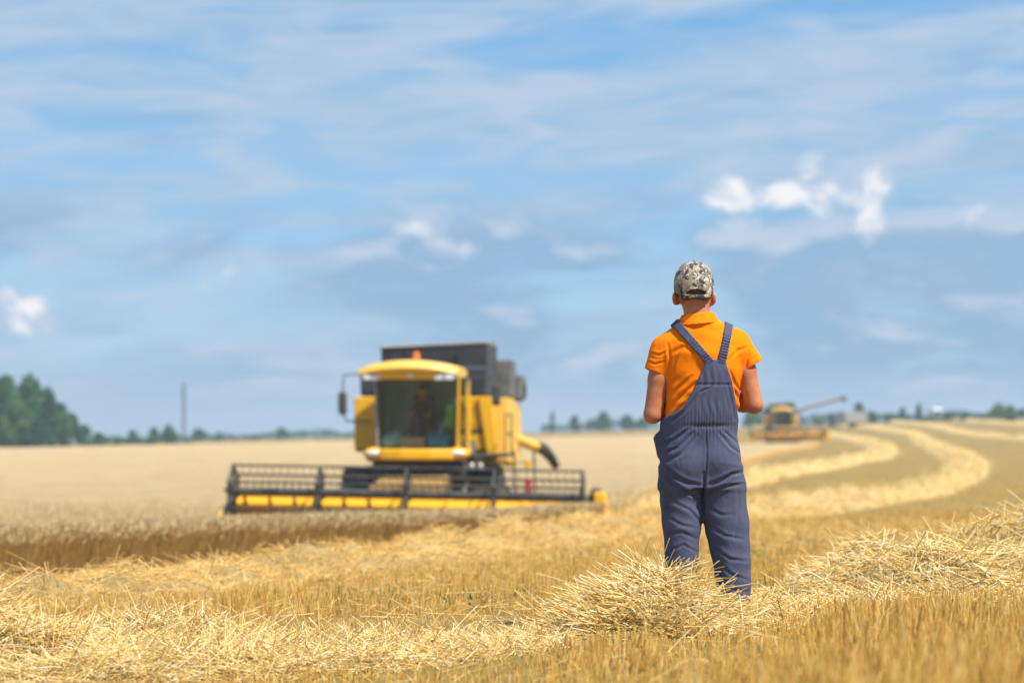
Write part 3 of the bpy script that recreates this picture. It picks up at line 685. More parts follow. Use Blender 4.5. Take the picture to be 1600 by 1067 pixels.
MX, MY = .943, 12.0
man = empty('person', (MX, MY, gz(MX, MY)))
tag(man, 'person in orange shirt, blue-grey overalls and camouflage cap standing with back turned', 'person')
H0 = np.array([-.041, .0, 0]); HR = R(1.5)           # where the head sits and how far it turns
def hp(x, y, z): return (H0[0]+x*math.cos(HR)-y*math.sin(HR), H0[1]+x*math.sin(HR)+y*math.cos(HR), z)
def hand(f, wr, tip, nrm):
    wr = np.array(wr); d = np.array(tip)-wr; d /= np.linalg.norm(d); nrm = np.array(nrm, float); nrm -= d*(nrm@d); nrm /= np.linalg.norm(nrm); sd = np.cross(d, nrm)
    F = f.cone(wr+sd*.018, wr+d*.085+sd*.026, .017, .014); F = smin(F, f.cone(wr-sd*.018, wr+d*.085-sd*.026, .017, .014), .012); F = smin(F, f.cone(wr, wr+d*.088, .020, .015), .012)
    for k, ln in ((-.030, .066), (-.010, .080), (.010, .075), (.030, .058)):
        a = wr+d*.085+sd*k; b = a+d*ln*.45+nrm*.008; c = b+d*ln*.25+nrm*ln*.35; e = c-d*ln*.05+nrm*ln*.3
        F = smin(F, np.minimum(np.minimum(f.cone(a, b, .0098, .0092), f.cone(b, c, .0092, .0085)), f.cone(c, e, .0085, .007)), .004)
    a = wr+d*.025-sd*.028; b = a+d*.035-sd*.022+nrm*.012; c = b+d*.035-sd*.002+nrm*.012
    return smin(F, np.minimum(f.cone(a, b, .013, .011), f.cone(b, c, .011, .009)), .010)
def build_body():
    f = Field((-.36, -.20, 0.0), (.37, .46, 1.80), .006)
    B = f.ell(hp(0, -.008, 1.675), (.079, .099, .092), HR)
    B = smin(B, f.ell(hp(0, .030, 1.605), (.062, .068, .078), HR), .03)
    B = smin(B, f.cone(hp(0, .100, 1.655), hp(0, .122, 1.622), .010, .015), .015)           # nose
    B = smin(B, f.ell(hp(0, .092, 1.588), (.024, .014, .010), HR), .010)                    # lips
    B = smin(B, f.ell(hp(0, .078, 1.545), (.026, .022, .018), HR), .02)                     # chin
    for sx in (-1, 1):
        B = smin(B, f.cone(hp(sx*.012, .096, 1.668), hp(sx*.048, .080, 1.668), .012, .010), .012)   # brow
        B = smax(B, -f.ell(hp(sx*.031, .098, 1.648), (.015, .012, .010), HR), .008)
        B = np.minimum(B, f.ell(hp(sx*.031, .082, 1.648), (.012, .012, .012)))
        e = f.ell(hp(sx*.092, -.010, 1.598), (.012, .026, .036), HR+sx*.62); e = smin(e, f.ell(hp(sx*.080, .004, 1.596), (.016, .016, .024), HR), .012)
        e = smax(e, -f.ell(hp(sx*.110, .006, 1.603), (.010, .012, .020), HR+sx*.62), .008); B = smin(B, e, .008)
    B = smin(B, f.cone((-.040, -.016, 1.60), (-.016, -.022, 1.44), .060, .066), .03)
    tr = f.loft([(.80, 0, .0, .155, .105), (.95, 0, 0, .15, .10), (1.10, 0, 0, .16, .105), (1.25, 0, 0, .172, .115), (1.36, 0, 0, .17, .10), (1.44, 0, 0, .10, .075), (1.49, 0, 0, .06, .06)]); B = smin(B, tr, .04)
    for S, E, Wp, ru in (((-.185, 0, 1.345), (-.246, -.018, 1.022), (-.085, .225, 1.115), (.054, .0545, .044)), ((.178, 0, 1.372), (.258, -.018, 1.070), (.085, .235, 1.115), (.054, .053, .042))):
        S, E, Wp = map(np.array, (S, E, Wp)); mid = S+(E-S)*.45
        a = smin(f.cone(S, mid, ru[0], ru[1]), f.cone(mid, E, ru[1], ru[2]), .02)
        m2 = E+(Wp-E)*.3; fa = smin(f.cone(E, m2, .041, .0465), f.cone(m2, Wp, .0465, .029), .02)
        B = smin(B, smin(a, fa, .018), .02)
        d = (Wp-E)/np.linalg.norm(Wp-E); B = smin(B, hand(f, Wp+d*.01, Wp+d*.2+np.array([0, .02, .03]), (-np.sign(S[0])*1.0, .1, .35)), .010)
    for hx, kx, ax in ((-.090, -.100, -.095), (.095, .125, .160)):
        B = smin(B, smin(f.cone((hx, 0, .86), (kx, .012, .47), .082, .055), smin(f.cone((kx, .012, .47), (kx*.5+ax*.5, -.012, .32), .052, .054), f.cone((kx*.5+ax*.5, -.012, .32), (ax, -.005, .09), .054, .038), .03), .03), .04)
    V, F = f.mesh(B); V = relax(V, F, 1, .5)
    return mesh_obj('body', V, F, M['skin'], man, True)
build_body()
# ---- shirt
def shirt_field(f):
    S = f.loft([(.93, -.012, 0, .178, .128), (1.01, -.008, 0, .180, .128), (1.06, .002, 0, .186, .128), (1.13, .000, 0, .185, .128), (1.24, .010, -.004, .193, .136), (1.32, .004, -.006, .196, .134), (1.39, -.004, -.004, .180, .115), (1.445, -.012, -.006, .125, .095), (1.485, -.020, -.012, .088, .082), (1.50, -.022, -.012, .080, .078)], 2.35)
    S = smin(S, f.cone((-.07, -.012, 1.425), (-.185, -.004, 1.340), .058, .066, .92), .05)
    S = smin(S, f.cone((.04, -.012, 1.435), (.170, -.004, 1.372), .058, .064, .92), .05)
    for a, b, ra, rb, k in (((-.180, -.003, 1.345), (-.243, -.008, 1.195), .066, .0645, .035), ((.170, -.003, 1.372), (.268, -.008, 1.232), .064, .0635, .035)):
        a, b = np.array(a), np.array(b); d = (b-a)/np.linalg.norm(b-a); e = b-d*.035
        sl = f.cone(a, b, ra, rb); sl = np.maximum(sl, ((f.x-e[0])*d[0]+(f.y-e[1])*d[1]+(f.z-e[2])*d[2]))
        inner = np.maximum(f.cone(a, b, ra-.011, rb-.010), -((f.x-e[0])*d[0]+(f.y-e[1])*d[1]+(f.z-e[2])*d[2])-.03)
        S = smax(smin(S, sl, k), -inner, .004)
    return S
def creases(V, Nn, lst, side=-1):
    """push the surface in along drawn folds (x, z given in picture pixels), with a soft ridge beside each"""
    x = V[:, 0]; z = V[:, 2]; D = np.zeros(len(V)); back = Nn[:, 1]*side
    wgt = smooth((back+.15)/.5)
    for pts, wd, dp, rid in lst:
        best = np.full(len(V), 1e9); sgn = np.zeros(len(V)); tt = np.zeros(len(V)); m = len(pts)-1
        q = [((p[0]-1097)/315, (966-p[1])/315) for p in pts]
        for i in range(m):
            ax, az = q[i]; bx, bz = q[i+1]; dx, dz = bx-ax, bz-az; L2 = dx*dx+dz*dz; t = np.clip(((x-ax)*dx+(z-az)*dz)/L2, 0, 1)
            ex, ez = x-ax-t*dx, z-az-t*dz; d = np.hypot(ex, ez); c = d < best; best[c] = d[c]; sgn[c] = np.sign(dx*ez-dz*ex)[c]; tt[c] = (i+t[c])/m
        fade = np.sin(np.pi*np.clip(.10+.80*tt, 0, 1)); s = sgn*best/wd
        D += fade*(-dp*np.exp(-(s/.75)**2)+rid*np.exp(-((s-1.5)/.9)**2)+rid*.5*np.exp(-((s+1.6)/.9)**2))
    return V+Nn*(D*wgt)[:, None]
def build_shirt():
    f = Field((-.37, -.22, .90), (.38, .20, 1.53), .004); V, F = f.mesh(shirt_field(f)); V = relax(V, F, 1, .5); Nn = vnormals(V, F)
    V = creases(V, Nn, [
        ([(1040, 640), (1062, 615), (1085, 595)], .010, .007, .005), ([(1041, 620), (1060, 600), (1078, 585)], .009, .005, .004), ([(1042, 600), (1056, 585)], .008, .004, .003),
        ([(1050, 645), (1072, 622)], .008, .006, .004), ([(1041, 585), (1045, 560), (1042, 535)], .008, .006, .004), ([(1160, 585), (1165, 560), (1172, 540)], .008, .007, .004),
        ([(1157, 610), (1146, 596), (1136, 575)], .009, .007, .005), ([(1158, 628), (1148, 612), (1140, 590)], .008, .006, .004), ([(1153, 640), (1147, 628), (1143, 608)], .007, .006, .005), ([(1136, 560), (1150, 545), (1165, 540)], .010, .004, .003), ([(1045, 550), (1065, 540), (1085, 545)], .012, .004, .003),
        ([(1062, 540), (1052, 560), (1046, 590)], .010, .004, .003), ([(1010, 560), (1022, 566), (1036, 562)], .007, .004, .003), ([(1016, 548), (1030, 552), (1040, 546)], .007, .004, .003), ([(1172, 560), (1182, 552)], .006, .003, .002)])
    nz = .0026*(np.sin(V[:, 0]*47+V[:, 2]*31+2*np.sin(V[:, 2]*17))*np.sin(V[:, 2]*39-V[:, 0]*23)); V = V+Nn*nz[:, None]
    return mesh_obj('shirt', V, F, M['shirt'], man, True)
shirt = build_shirt()
def build_collar():
    f = Field((-.16, -.14, 1.40), (.12, .13, 1.56), .0035)
    zc = f.z-.10*(f.x+.022)*1.0                       # the collar sits a little higher on one side
    t = np.clip((zc-1.455)/.07, -.3, 1.3); a = .106-.033*t; b = .100-.030*t
    q = np.sqrt(((f.x+.022)/a)**2+((f.y+.012)/b)**2); d = (q-1)*np.minimum(a, b)
    C = np.maximum(np.abs(d)-.0055, np.maximum(1.468-zc-.25*np.maximum(f.y, 0), zc-1.522+.25*np.maximum(f.y, 0)))
    V, F = f.mesh(C-.001); V = relax(V, F, 1, .4); return mesh_obj('collar', V, F, M['shirt'], shirt, True)
build_collar()
# ---- overalls
def overall_field(f):
    P = f.loft([(.62, -.002, .0, .205, .12), (.70, -.004, 0, .200, .126), (.76, -.008, 0, .196, .132), (.81, -.012, 0, .193, .132), (.86, -.015, 0, .191, .132), (.905, -.017, 0, .189, .138), (.965, -.016, 0, .194, .145), (1.03, -.008, -.004, .192, .148), (1.10, 0, -.004, .197, .148), (1.24, .008, -.006, .205, .150), (1.34, 0, -.006, .2, .142), (1.42, -.01, -.006, .17, .12)], 2.4)
    mz = np.array([0, .960, 1.007, 1.054, 1.156, 1.276, 1.292, 1.40]); xl = np.interp(f.z.ravel(), mz, np.array([-.5, -.5, -.188, -.105, -.046, .006, .016, .016]))[None, None, :]; xr = np.interp(f.z.ravel(), np.array([0, .93, .96, 1.025, 1.186, 1.289, 1.40]), np.array([.5, .5, .190, .171, .138, .102, .10]))[None, None, :]
    mb = np.maximum(np.maximum(xl-f.x, f.x-xr), f.z-1.291)
    mf = np.maximum(np.maximum(np.abs(f.x)-.14-np.maximum(1.02-f.z, 0)*2, f.z-1.29), -f.y+.03)
    P = np.maximum(P, np.minimum(mb, mf)*.85)
    lg = lambda t: f.loft(t, 2.2)
    l = lg([(.02, -.095, -.005, .074, .080), (.10, -.098, -.005, .076, .080), (.25, -.102, -.008, .079, .084), (.346, -.103, -.010, .084, .09), (.43, -.102, -.008, .092, .095), (.51, -.101, -.004, .099, .102), (.60, -.104, 0, .104, .110), (.68, -.109, 0, .104, .118), (.76, -.108, 0, .098, .12)])
    r = lg([(.02, .168, -.005, .070, .080), (.08, .166, -.005, .074, .080), (.168, .157, -.006, .084, .086), (.25, .148, -.010, .091, .09), (.33, .141, -.010, .098, .095), (.43, .127, -.008, .107, .10), (.527, .117, -.004, .1125, .106), (.60, .112, 0, .109, .11), (.68, .108, 0, .105, .118), (.76, .100, 0, .098, .12)])
    P = np.maximum(P, .66-f.z)       # seat ends at the crotch
    P = smin(smin(P, l, .03), r, .03)
    for c in ((-.092, -.052, .795), (.083, -.052, .80)): P = smin(P, f.ell(c, (.092, .092, .120)), .05)
    # gaping pocket slit at one hip
    g = f.cone((-.222, -.005, .905), (-.208, .0, .83), .024, .016, 1.5); P = smin(P, g, .03)
    P = smax(P, -f.cone((-.244, .006, .93), (-.228, .01, .84), .016, .008, 1.6), .006)
    return P
def build_overalls():
    f = Field((-.30, -.22, .0), (.30, .20, 1.32), .0048); V, F = f.mesh(overall_field(f)); V = relax(V, F, 2, .5); Nn = vnormals(V, F)
    V = creases(V, Nn, [
        ([(1032, 722), (1050, 738), (1072, 750), (1095, 754)], .011, .008, .004), ([(1030, 738), (1060, 758), (1092, 775)], .010, .008, .006), ([(1099, 755), (1122, 746), (1142, 736), (1160, 734)], .011, .008, .004),
        ([(1103, 765), (1130, 755), (1160, 752)], .010, .006, .005), ([(1097, 735), (1097, 760), (1097, 800)], .009, .016, .004), ([(1099, 660), (1101, 700), (1099, 745)], .006, .005, .002),
        ([(1030, 692), (1052, 682), (1074, 666)], .008, .006, .005), ([(1028, 706), (1055, 696), (1080, 672)], .009, .006, .005), ([(1035, 720), (1062, 705), (1086, 676)], .010, .004, .004),
        ([(1152, 690), (1140, 680), (1126, 668)], .008, .006, .004), ([(1156, 706), (1138, 694), (1120, 672)], .009, .005, .004), ([(1050, 780), (1075, 792), (1094, 812)], .010, .004, .002),
        ([(1036, 800), (1062, 815), (1090, 822)], .010, .003, .002), ([(1040, 832), (1062, 826), (1088, 838)], .010, .004, .002), ([(1044, 856), (1066, 846), (1088, 858)], .009, .003, .002),
        ([(1150, 752), (1152, 790), (1146, 835)], .010, .003, .002), ([(1106, 790), (1125, 800), (1142, 798)], .010, .003, .002), ([(1108, 818), (1130, 832), (1160, 838)], .010, .004, .002), ([(1112, 850), (1138, 868), (1168, 872)], .010, .004, .002),
        ([(1116, 872), (1140, 892), (1168, 902)], .010, .004, .002), ([(1122, 905), (1142, 915), (1170, 920)], .009, .004, .002), ([(1130, 925), (1150, 935), (1172, 936)], .008, .004, .002), ([(1046, 870), (1066, 880), (1088, 876)], .009, .004, .002), ([(1046, 900), (1066, 908), (1086, 902)], .009, .004, .002),
        ([(1048, 655), (1066, 640), (1085, 615)], .009, .005, .004), ([(1145, 652), (1140, 625), (1134, 598)], .008, .005, .003), ([(1085, 612), (1098, 606), (1110, 602)], .006, .004, .002)])
    x, z = V[:, 0], V[:, 2]; bk = smooth((-Nn[:, 1]-.2)/.5); px = x*315+1097; zc = .965
    env = np.exp(-((px-1104)/34)**4)*np.exp(-(np.where(z > zc, (z-zc)/.085, (z-zc)/.055))**2)
    pl = np.sin(x*2*math.pi/.0155+1.5*np.sin(x*61)+6*(z-zc)*np.sin(x*40))
    D = env*(.0028*pl)-.006*np.exp(-((z-zc)/.012)**2)*np.exp(-((px-1104)/36)**4)
    env2 = np.exp(-((px-1108)/18)**2)*smooth((z-1.0)/.05)*smooth((1.28-z)/.05); D += env2*.0024*np.sin(x*2*math.pi/.036+.6+1.6*np.sin(z*19)+.8*np.sin(z*47))
    D += -.004*np.exp(-((z-1.168)/.006)**2)*(np.abs(x-.03) < .12)
    D += .0028*np.sin(x*27+z*19+2*np.sin(z*13+x*9))*np.sin(z*33-x*21)*smooth((.9-z)/.15)
    V = V+Nn*((D)*np.where(z > .9, bk, 1))[:, None]
    return mesh_obj('overalls', V, F, M['denim'], man, True)
ov = build_overalls()
def build_straps():
    f = Field((-.20, -.20, 1.24), (.20, .18, 1.50), .004); S = shirt_field(f)
    for (x0, z0, x1, z1), ph in (((.024, 1.280, -.128, 1.462), 0.), ((.086, 1.280, .134, 1.478), 1.7)):
        dx, dz = x1-x0, z1-z0; Ln = math.hypot(dx, dz); dx /= Ln; dz /= Ln
        al = (f.x-x0)*dx+(f.z-z0)*dz; ac = (f.x-x0)*dz-(f.z-z0)*dx
        wd = .0205+.0015*np.sin(al*300+ph)*(al < .15)
        bk = np.maximum(np.maximum(np.abs(ac)-wd, -al-.012), f.y-.03)
        fr = np.maximum(np.maximum(np.abs(f.x-x1*.97)-.019, .02-f.y), 1.25-f.z)
        mk = np.minimum(bk, fr)
        ruf = .0034*np.sin(al*2*math.pi/.0135+ph+ac*40*np.sin(al*70))*smooth((.155-al)/.05)*smooth((al+.0)/.02)
        C = np.maximum(np.abs(S-.0080-ruf)-.0062, mk*.9); V, F = f.mesh(C); V = relax(V, F, 1, .35)
        mesh_obj('strap', V, F, M['denim2'], ov, True)
build_straps()
# ---- cap, hair, shoes
def build_cap():
    f = Field((-.17, -.16, 1.57), (.09, .25, 1.80), .0034)
    C = f.ell(hp(0, -.004, 1.660), (.0985, .120, .121), HR, 2.35)
    lx = (f.x-H0[0])*math.cos(HR)+(f.y-H0[1])*math.sin(HR); ly = -(f.x-H0[0])*math.sin(HR)+(f.y-H0[1])*math.cos(HR)
    zb = 1.612+.018*np.clip(np.abs(lx)/.09, 0, 1)**2+.02*np.clip(ly/.1, -1, 1)
    sh = np.maximum(C, zb-f.z); inner = np.maximum(f.ell(hp(0, -.004, 1.660), (.0935, .115, .116), HR, 2.35), zb-f.z-.05)
    sh = smax(sh, -inner, .002)
    hole = np.maximum(np.maximum((np.sqrt((lx/.050)**2+((f.z-1.610)/.026)**2)-1)*.03, ly+.05), 1.6115-f.z)
    sh = smax(sh, -hole, .002)
    for q in (0, math.pi/3, 2*math.pi/3): sh = sh+.0006*np.exp(-((lx*math.cos(q)+ly*math.sin(q)*.82)/.0022)**2)
    sh = np.minimum(sh, f.ell(hp(0, -.004, 1.782), (.008, .008, .004)))
    V, F = f.mesh(sh); c = mesh_obj('cap', V, F, M['camo'], man, True)
    vz = 1.634-3.2*lx*lx-.16*(ly-.10)
    vis = np.maximum(np.maximum(np.abs(f.z-vz)-.0025, np.sqrt((lx/.085)**2+((ly-.095)/.085)**2)*.08-.08), .09-ly); V, F = f.mesh(vis-.0005); mesh_obj('visor', V, F, M['camo'], c, True)
    st = np.maximum(np.abs(np.sqrt((lx/.0975)**2+((ly+.004)/.119)**2)-1)*.1-.0026, np.maximum(np.abs(f.z-1.6005-.012*(lx/.09)**2)-.0095, ly+.05)); st = np.maximum(st, np.abs(lx)-.075); V, F = f.mesh(st); mesh_obj('strap', V, F, M['camo'], c, True)
build_cap()
def build_hair():
    f = Field((-.16, -.14, 1.55), (.08, .08, 1.72), .004)
    B = smin(f.ell(hp(0, -.008, 1.675), (.079, .099, .092), HR), f.cone((-.040, -.016, 1.60), (-.016, -.022, 1.44), .060, .066), .03)
    lx = (f.x-H0[0])*math.cos(HR)+(f.y-H0[1])*math.sin(HR)
    H = np.maximum(B-.0022, np.maximum(1.582+.006*np.cos(lx*60)+.10*np.abs(lx)-f.z-.0*f.x, f.y-.02)); V, F = f.mesh(H); mesh_obj('hair', V, F, M['hair'], man, True)
build_hair()
for sx, ay in ((-.095, 0), (.168, .12)):
    f = Field((sx-.1, -.13, -.01), (sx+.1, .24, .16), .006)
    S = smin(f.cone((sx, -.045, .055), (sx+ay*.3, .15, .035), .047, .042), f.cone((sx, -.02, .06), (sx, -.015, .13), .047, .045), .03); S = np.maximum(S, -f.z+.0)
    V, F = f.mesh(S); mesh_obj('shoe', V, F, M['sole'], man, True)

# ------------------------------------------------------------------ combine harvester (its own frame: forward is -y, ground is z = 0)
def wheel(name, parent, x, y, rad, wd, side, rim=.55, lugs=20):
    w = empty(name, (x, y, rad), 0, parent); h = wd/2; m = MB(); r0 = rad*rim
    m.lathe([(r0, -h*.82), (rad*.80, -h), (rad*.93, -h*.92), (rad*.965, -h*.55), (rad*.965, h*.55), (rad*.93, h*.92), (rad*.80, h), (r0, h*.82)], 36, close=True)
    ty = m.build('tyre', M['rubber'], w, True); m = MB()
    for k in range(lugs):
        for s in (-1, 1):
            q = 2*math.pi*(k+(.5 if s > 0 else 0))/lugs; Mx = Matrix.Rotation(q, 4, 'X')
            m.box(0.02*s if s > 0 else -h*.98, h*.98 if s > 0 else -.02, -.035, .035, rad*.93, rad, 0, Mx @ Matrix.Rotation(s*.55, 4, 'Z'))
    m.build('tread_lugs', M['rubber'], ty)['kind'] = 'stuff'
    m = MB(); m.lathe([(r0*1.02, -h*.8), (r0*1.02, h*.8), (r0*.9, h*.78*side if side > 0 else h*.78), (r0*.55, h*.30), (r0*.3, h*.34), (0, h*.34)] if side > 0 else [(r0*1.02, h*.8), (r0*1.02, -h*.8), (r0*.9, -h*.78), (r0*.55, -h*.30), (r0*.3, -h*.34), (0, -h*.34)], 28)
    rm = m.build('rim', M['cream'], w, True); m = MB()
    for k in range(8): q = k*math.pi/4; m.box(-.02, .02, -.02, .02, -.02, .02, 0, Matrix.Translation((side*h*.36, r0*.42*math.cos(q), r0*.42*math.sin(q))))
    m.build('wheel_nuts', M['steel'], rm)['kind'] = 'stuff'
    return w
def combine(name, c, th, label, unload, hz=.55, group='combine harvesters', detail=True):
    root = empty(name, (c[0], c[1], gz(c[0], c[1])-.09), -th); tag(root, label, 'combine', group)
    Yl, Cr, Dk, Tk, Bk, Gy, St = (M[k] for k in ('yellow', 'cream', 'dark', 'tank', 'black', 'grey', 'steel'))
    for sx in (-1, 1):
        wheel('front_wheel', root, sx*1.37, 0, .83, .66, sx); wheel('rear_wheel', root, sx*1.25, 4.25, .58, .42, sx, .5, 16)
    # chassis, axle and threshing body
    m = MB(); m.box(-1.0, 1.0, -.16, .16, .72, 1.0, .04); m.box(-.12, .12, .2, 4.6, .75, .95, .02); m.box(-1.05, 1.05, 4.15, 4.4, .5, .75, .03); m.each('axle_frame', Bk, root)
    m = MB(); m.prism([(.35, 1.15), (.2, 1.75), (.75, 2.2), (6.2, 2.3), (6.4, 1.6), (5.4, 1.05), (2.0, .85), (.9, .85)], -1.02, 1.02, 'x'); m.build('threshing_body', Dk, root, False, .03)
    for sx in (-1, 1):      # side panels, each a separate door
        xs_ = -1.60 if sx < 0 else 1.32
        for k, (ya, yb, za, zb, mt) in enumerate(((.95, 2.35, 1.95, 3.14, Yl), (2.40, 4.35, 1.75, 3.14, Cr), (4.40, 6.15, 1.6, 3.05, Cr))):
            xo = xs_+(sx*.22 if k and sx > 0 else 0); m = MB(); pts = [(ya, za), (yb, za-.1 if k else za), (yb, zb), (ya, zb)] if k < 2 else [(ya, za), (ya+.9, za), (yb-.25, za+.25), (yb, za+.6), (yb, zb-.3), (yb-.25, zb), (ya, zb)]
            m.prism(pts, xo-sx*(.06 if not k else .26), xo, 'x'); p = m.build('side_panel', mt, root, False, .02)
            m = MB(); m.box(min(xo, xo+sx*.012), max(xo, xo+sx*.012), ya+.5, ya+.75, zb-.85, zb-.78, 0); m.build('handle', Bk, p)
    # front faces of the body to either side of the cab
    for sx, x0, x1 in ((-1, -1.62, -.66), (1, .76, 1.34)):
        m = MB(); m.box(x0, x1, .86, .945, 2.0, 3.14, 0); p = m.build('front_panel', Yl, root, False, .03)
        m = MB(); m.box(x0+.03, x1-.03, .853, .862, 2.52, 2.53, 0); m.build('seam', Bk, p)
        if sx > 0:
            m = MB(); m.box(x0+.16, x0+.40, .845, .862, 2.36, 2.45, 0); m.build('grip_slot', Bk, p, False, .008)
            m = MB(); m.box(x0+.402, x0+.41, .853, .862, 2.03, 3.1, 0); m.build('seam', Bk, p)
            m = MB(); m.prism([(1.06, 3.14), (1.34, 3.14), (1.50, 1.80), (1.28, 1.78)], .77, .85, 'y'); m.build('corner_panel', Yl, p, False, .02)
    m = MB(); m.box(-1.53, 1.25, .95, 6.1, 2.25, 3.12, .05); m.build('inner_body', Dk, root)
    # grain tank: body, raised extension with folded lids, engine deck
    m = MB(); m.box(-1.55, 1.20, 1.25, 4.3, 3.15, 3.80, .05); m.build('grain_tank', Tk, root)
    m = MB()
    P = [(-1.12, 1.50, 3.80), (1.17, 1.50, 3.80), (1.17, 3.95, 3.80), (-1.12, 3.95, 3.80), (-1.12, 1.45, 4.22), (1.17, 1.45, 4.32), (1.17, 4.0, 4.32), (-1.12, 4.0, 4.22)]
    t = .045
    for a, b in ((0, 1), (1, 2), (2, 3), (3, 0)):
        A, B, C, D = Vector(P[a]), Vector(P[b]), Vector(P[b+4]), Vector(P[a+4]); nn = (B-A).cross(D-A).normalized()*t
        m.add([A, B, C, D, A-nn, B-nn, C-nn, D-nn], [(0, 1, 2, 3), (7, 6, 5, 4), (0, 4, 5, 1), (1, 5, 6, 2), (2, 6, 7, 3), (3, 7, 4, 0)])
    ex = m.build('tank_extension', Tk, root)
    m = MB(); m.tube([P[4], P[5], P[6], P[7], P[4]], .035, 6); m.build('rim', Gy, ex); m = MB()
    for x in (-.55, .55): m.tube([(x, 1.47, 3.8), (x, 1.42, 4.2)], .02, 5)
    m.each('rib', Tk, ex)
    m = MB(); m.box(-1.30, 1.50, 4.36, 5.2, 3.15, 4.05, .05); m.build('engine_cover', M['mid'], root)
    m = MB(); m.box(-1.18, 1.66, 5.22, 6.1, 3.1, 3.74, .08); eh = m.build('rear_deck', M['mid'], root); m = MB()
    for k in range(7): m.box(1.662, 1.68, 5.3+k*.11, 5.36+k*.11, 3.2, 3.52)
    m.each('louver', Bk, eh)
    m = MB(); m.prism([(6.1, 1.5), (6.12, 3.0), (6.6, 3.08), (7.2, 2.8), (7.55, 2.0), (7.5, 1.1), (6.7, .95)], -1.05, 1.05, 'x'); m.build('straw_hood', Cr, root, False, .10)
    m = MB(); m.tube([(.95, 5.0, 4.0), (.95, 5.0, 4.35), (.95, 5.15, 4.42)], .07, 10); m.build('exhaust', Bk, root, True)
    # cab
    cab = empty('cab', (0, 0, 0), 0, root)
    def roofz(x): return 3.86-.16*(abs(x)/1.02)**2.2
    m = MB(); n = 17; xs = [-1.02+2.04*i/(n-1) for i in range(n)]; V = []; F = []
    prof = [(-1.52, -.26), (-1.60, -.17), (-1.52, -.05), (-1.2, 0), (.2, .02), (.62, -.04), (.66, -.24)]
    for x in xs:
        e = 1-.16*(abs(x)/1.02)**3
        for y, dz in prof: V.append((x-.16, -.4+(y+.4)*e, roofz(x)+dz*(1-.25*(abs(x)/1.02)**2)))
    k = len(prof)
    for i in range(n-1):
        for j in range(k): F.append((i*k+j, (i+1)*k+j, (i+1)*k+(j+1) % k, i*k+(j+1) % k))
    F += [tuple(range(k)), tuple(range((n-1)*k, n*k))[::-1]]
    m.add(V, F); roof = m.build('roof', Cr, cab, True); 
    m = MB(); m.box(-.78, .42, -1.50, -1.42, 3.46, 3.60, .03); m.build('visor', Yl, roof)
    for x0, x1 in ((-1.10, -.70), (.36, .82)):
        m = MB(); m.box(x0, x1, -1.48, -1.40, 3.43, 3.56, .02); lb = m.build('lamp_bar', Gy, roof); m = MB()
        for q in range(2): cx = x0+(x1-x0)*(.27+.46*q); m.box(cx-.08, cx+.08, -1.495, -1.478, 3.45, 3.54, .01)
        m.each('lamp', M['lamp'], lb)
    m = MB(); m.lathe([(.0, .19), (.05, .18), (.07, .10), (.075, 0)], 14, Matrix.Translation((-.07, -.75, 3.86)) @ Matrix.Rotation(-math.pi/2, 4, 'Y')); m.build('beacon', M['orange'], roof, True)
    m = MB(); m.ellipsoid((-.1, -1.51, 3.53), (.06, .012, .035), 12, 8); m.build('emblem', M['white'], roof, True)
    # glass: a windscreen bowed across the front and two side panes
    def gx(u, v): w = .80+.05*v; return u*w
    m = MB(); V = []; F = []; nu, nv = 15, 8
    for j in range(nv):
        v = j/(nv-1)
        for i in range(nu): u = -1+2*i/(nu-1); V.append((gx(u, v)-.02, -1.40+.30*u*u-.06*v, 2.08+1.40*v-.02*u*u))
    F = [(j*nu+i, j*nu+i+1, (j+1)*nu+i+1, (j+1)*nu+i) for j in range(nv-1) for i in range(nu-1)]
    m.add(V, F); m.build('windscreen', M['glass'], cab, True)
    for sx in (-1, 1):
        m = MB(); m.prism([(-1.08, 2.08), (.45, 2.05), (.5, 3.46), (-1.12, 3.46)], sx*.86-.004, sx*.86+.004, 'x'); m.build('side_window', M['glass'], cab)
        m = MB(); m.tube([(sx*.83, -1.10, 2.05), (sx*.865, -1.15, 3.5)], .035, 6); m.tube([(sx*.87, .5, 2.0), (sx*.87, .55, 3.5)], .05, 6); m.each('pillar', Yl if sx > 0 else Gy, cab)
    m = MB(); m.box(-.9, .9, .5, .56, 2.0, 3.5); m.build('rear_wall', M['panel'], cab)
    m = MB(); m.prism([(-.93, -1.12), (-.75, -1.40), (-.3, -1.50), (.3, -1.50), (.75, -1.40), (.93, -1.12), (.95, .55), (-.95, .55)], 1.80, 2.03, 'z'); fl = m.build('floor', Yl, cab, False, .05)
    for x in (-.88, .86):
        m = MB(); m.ellipsoid((x, -1.22, 1.93), (.24, .16, .13), 16, 10); pod = m.build('lamp_pod', Yl, fl, True); m = MB(); m.ellipsoid((x, -1.335, 1.94), (.15, .06, .065), 14, 8); m.build('lamp', M['lamp'], pod, True)
    # seat, steering column, inside of the cab
    m = MB(); m.box(-.33, .27, -.35, .2, 2.35, 2.52, .05); m.box(-.31, .25, .16, .30, 2.5, 3.15, .05); m.box(-.15, .1, -.2, .1, 2.03, 2.36); m.build('seat', Bk, cab)
    m = MB(); m.tube([(-.03, -.95, 2.03), (-.03, -.78, 2.68)], .05, 8); A = []
    for q in range(21): a = q*2*math.pi/20; A.append((-.03+.2*math.cos(a), -.76+.17*math.sin(a)*.85, 2.70+.2*math.sin(a)*.35))
    m.tube(A, .017, 6); m.tube([(-.2, -.76, 2.7), (.14, -.76, 2.7)], .014, 5); m.build('steering_wheel', Bk, cab)
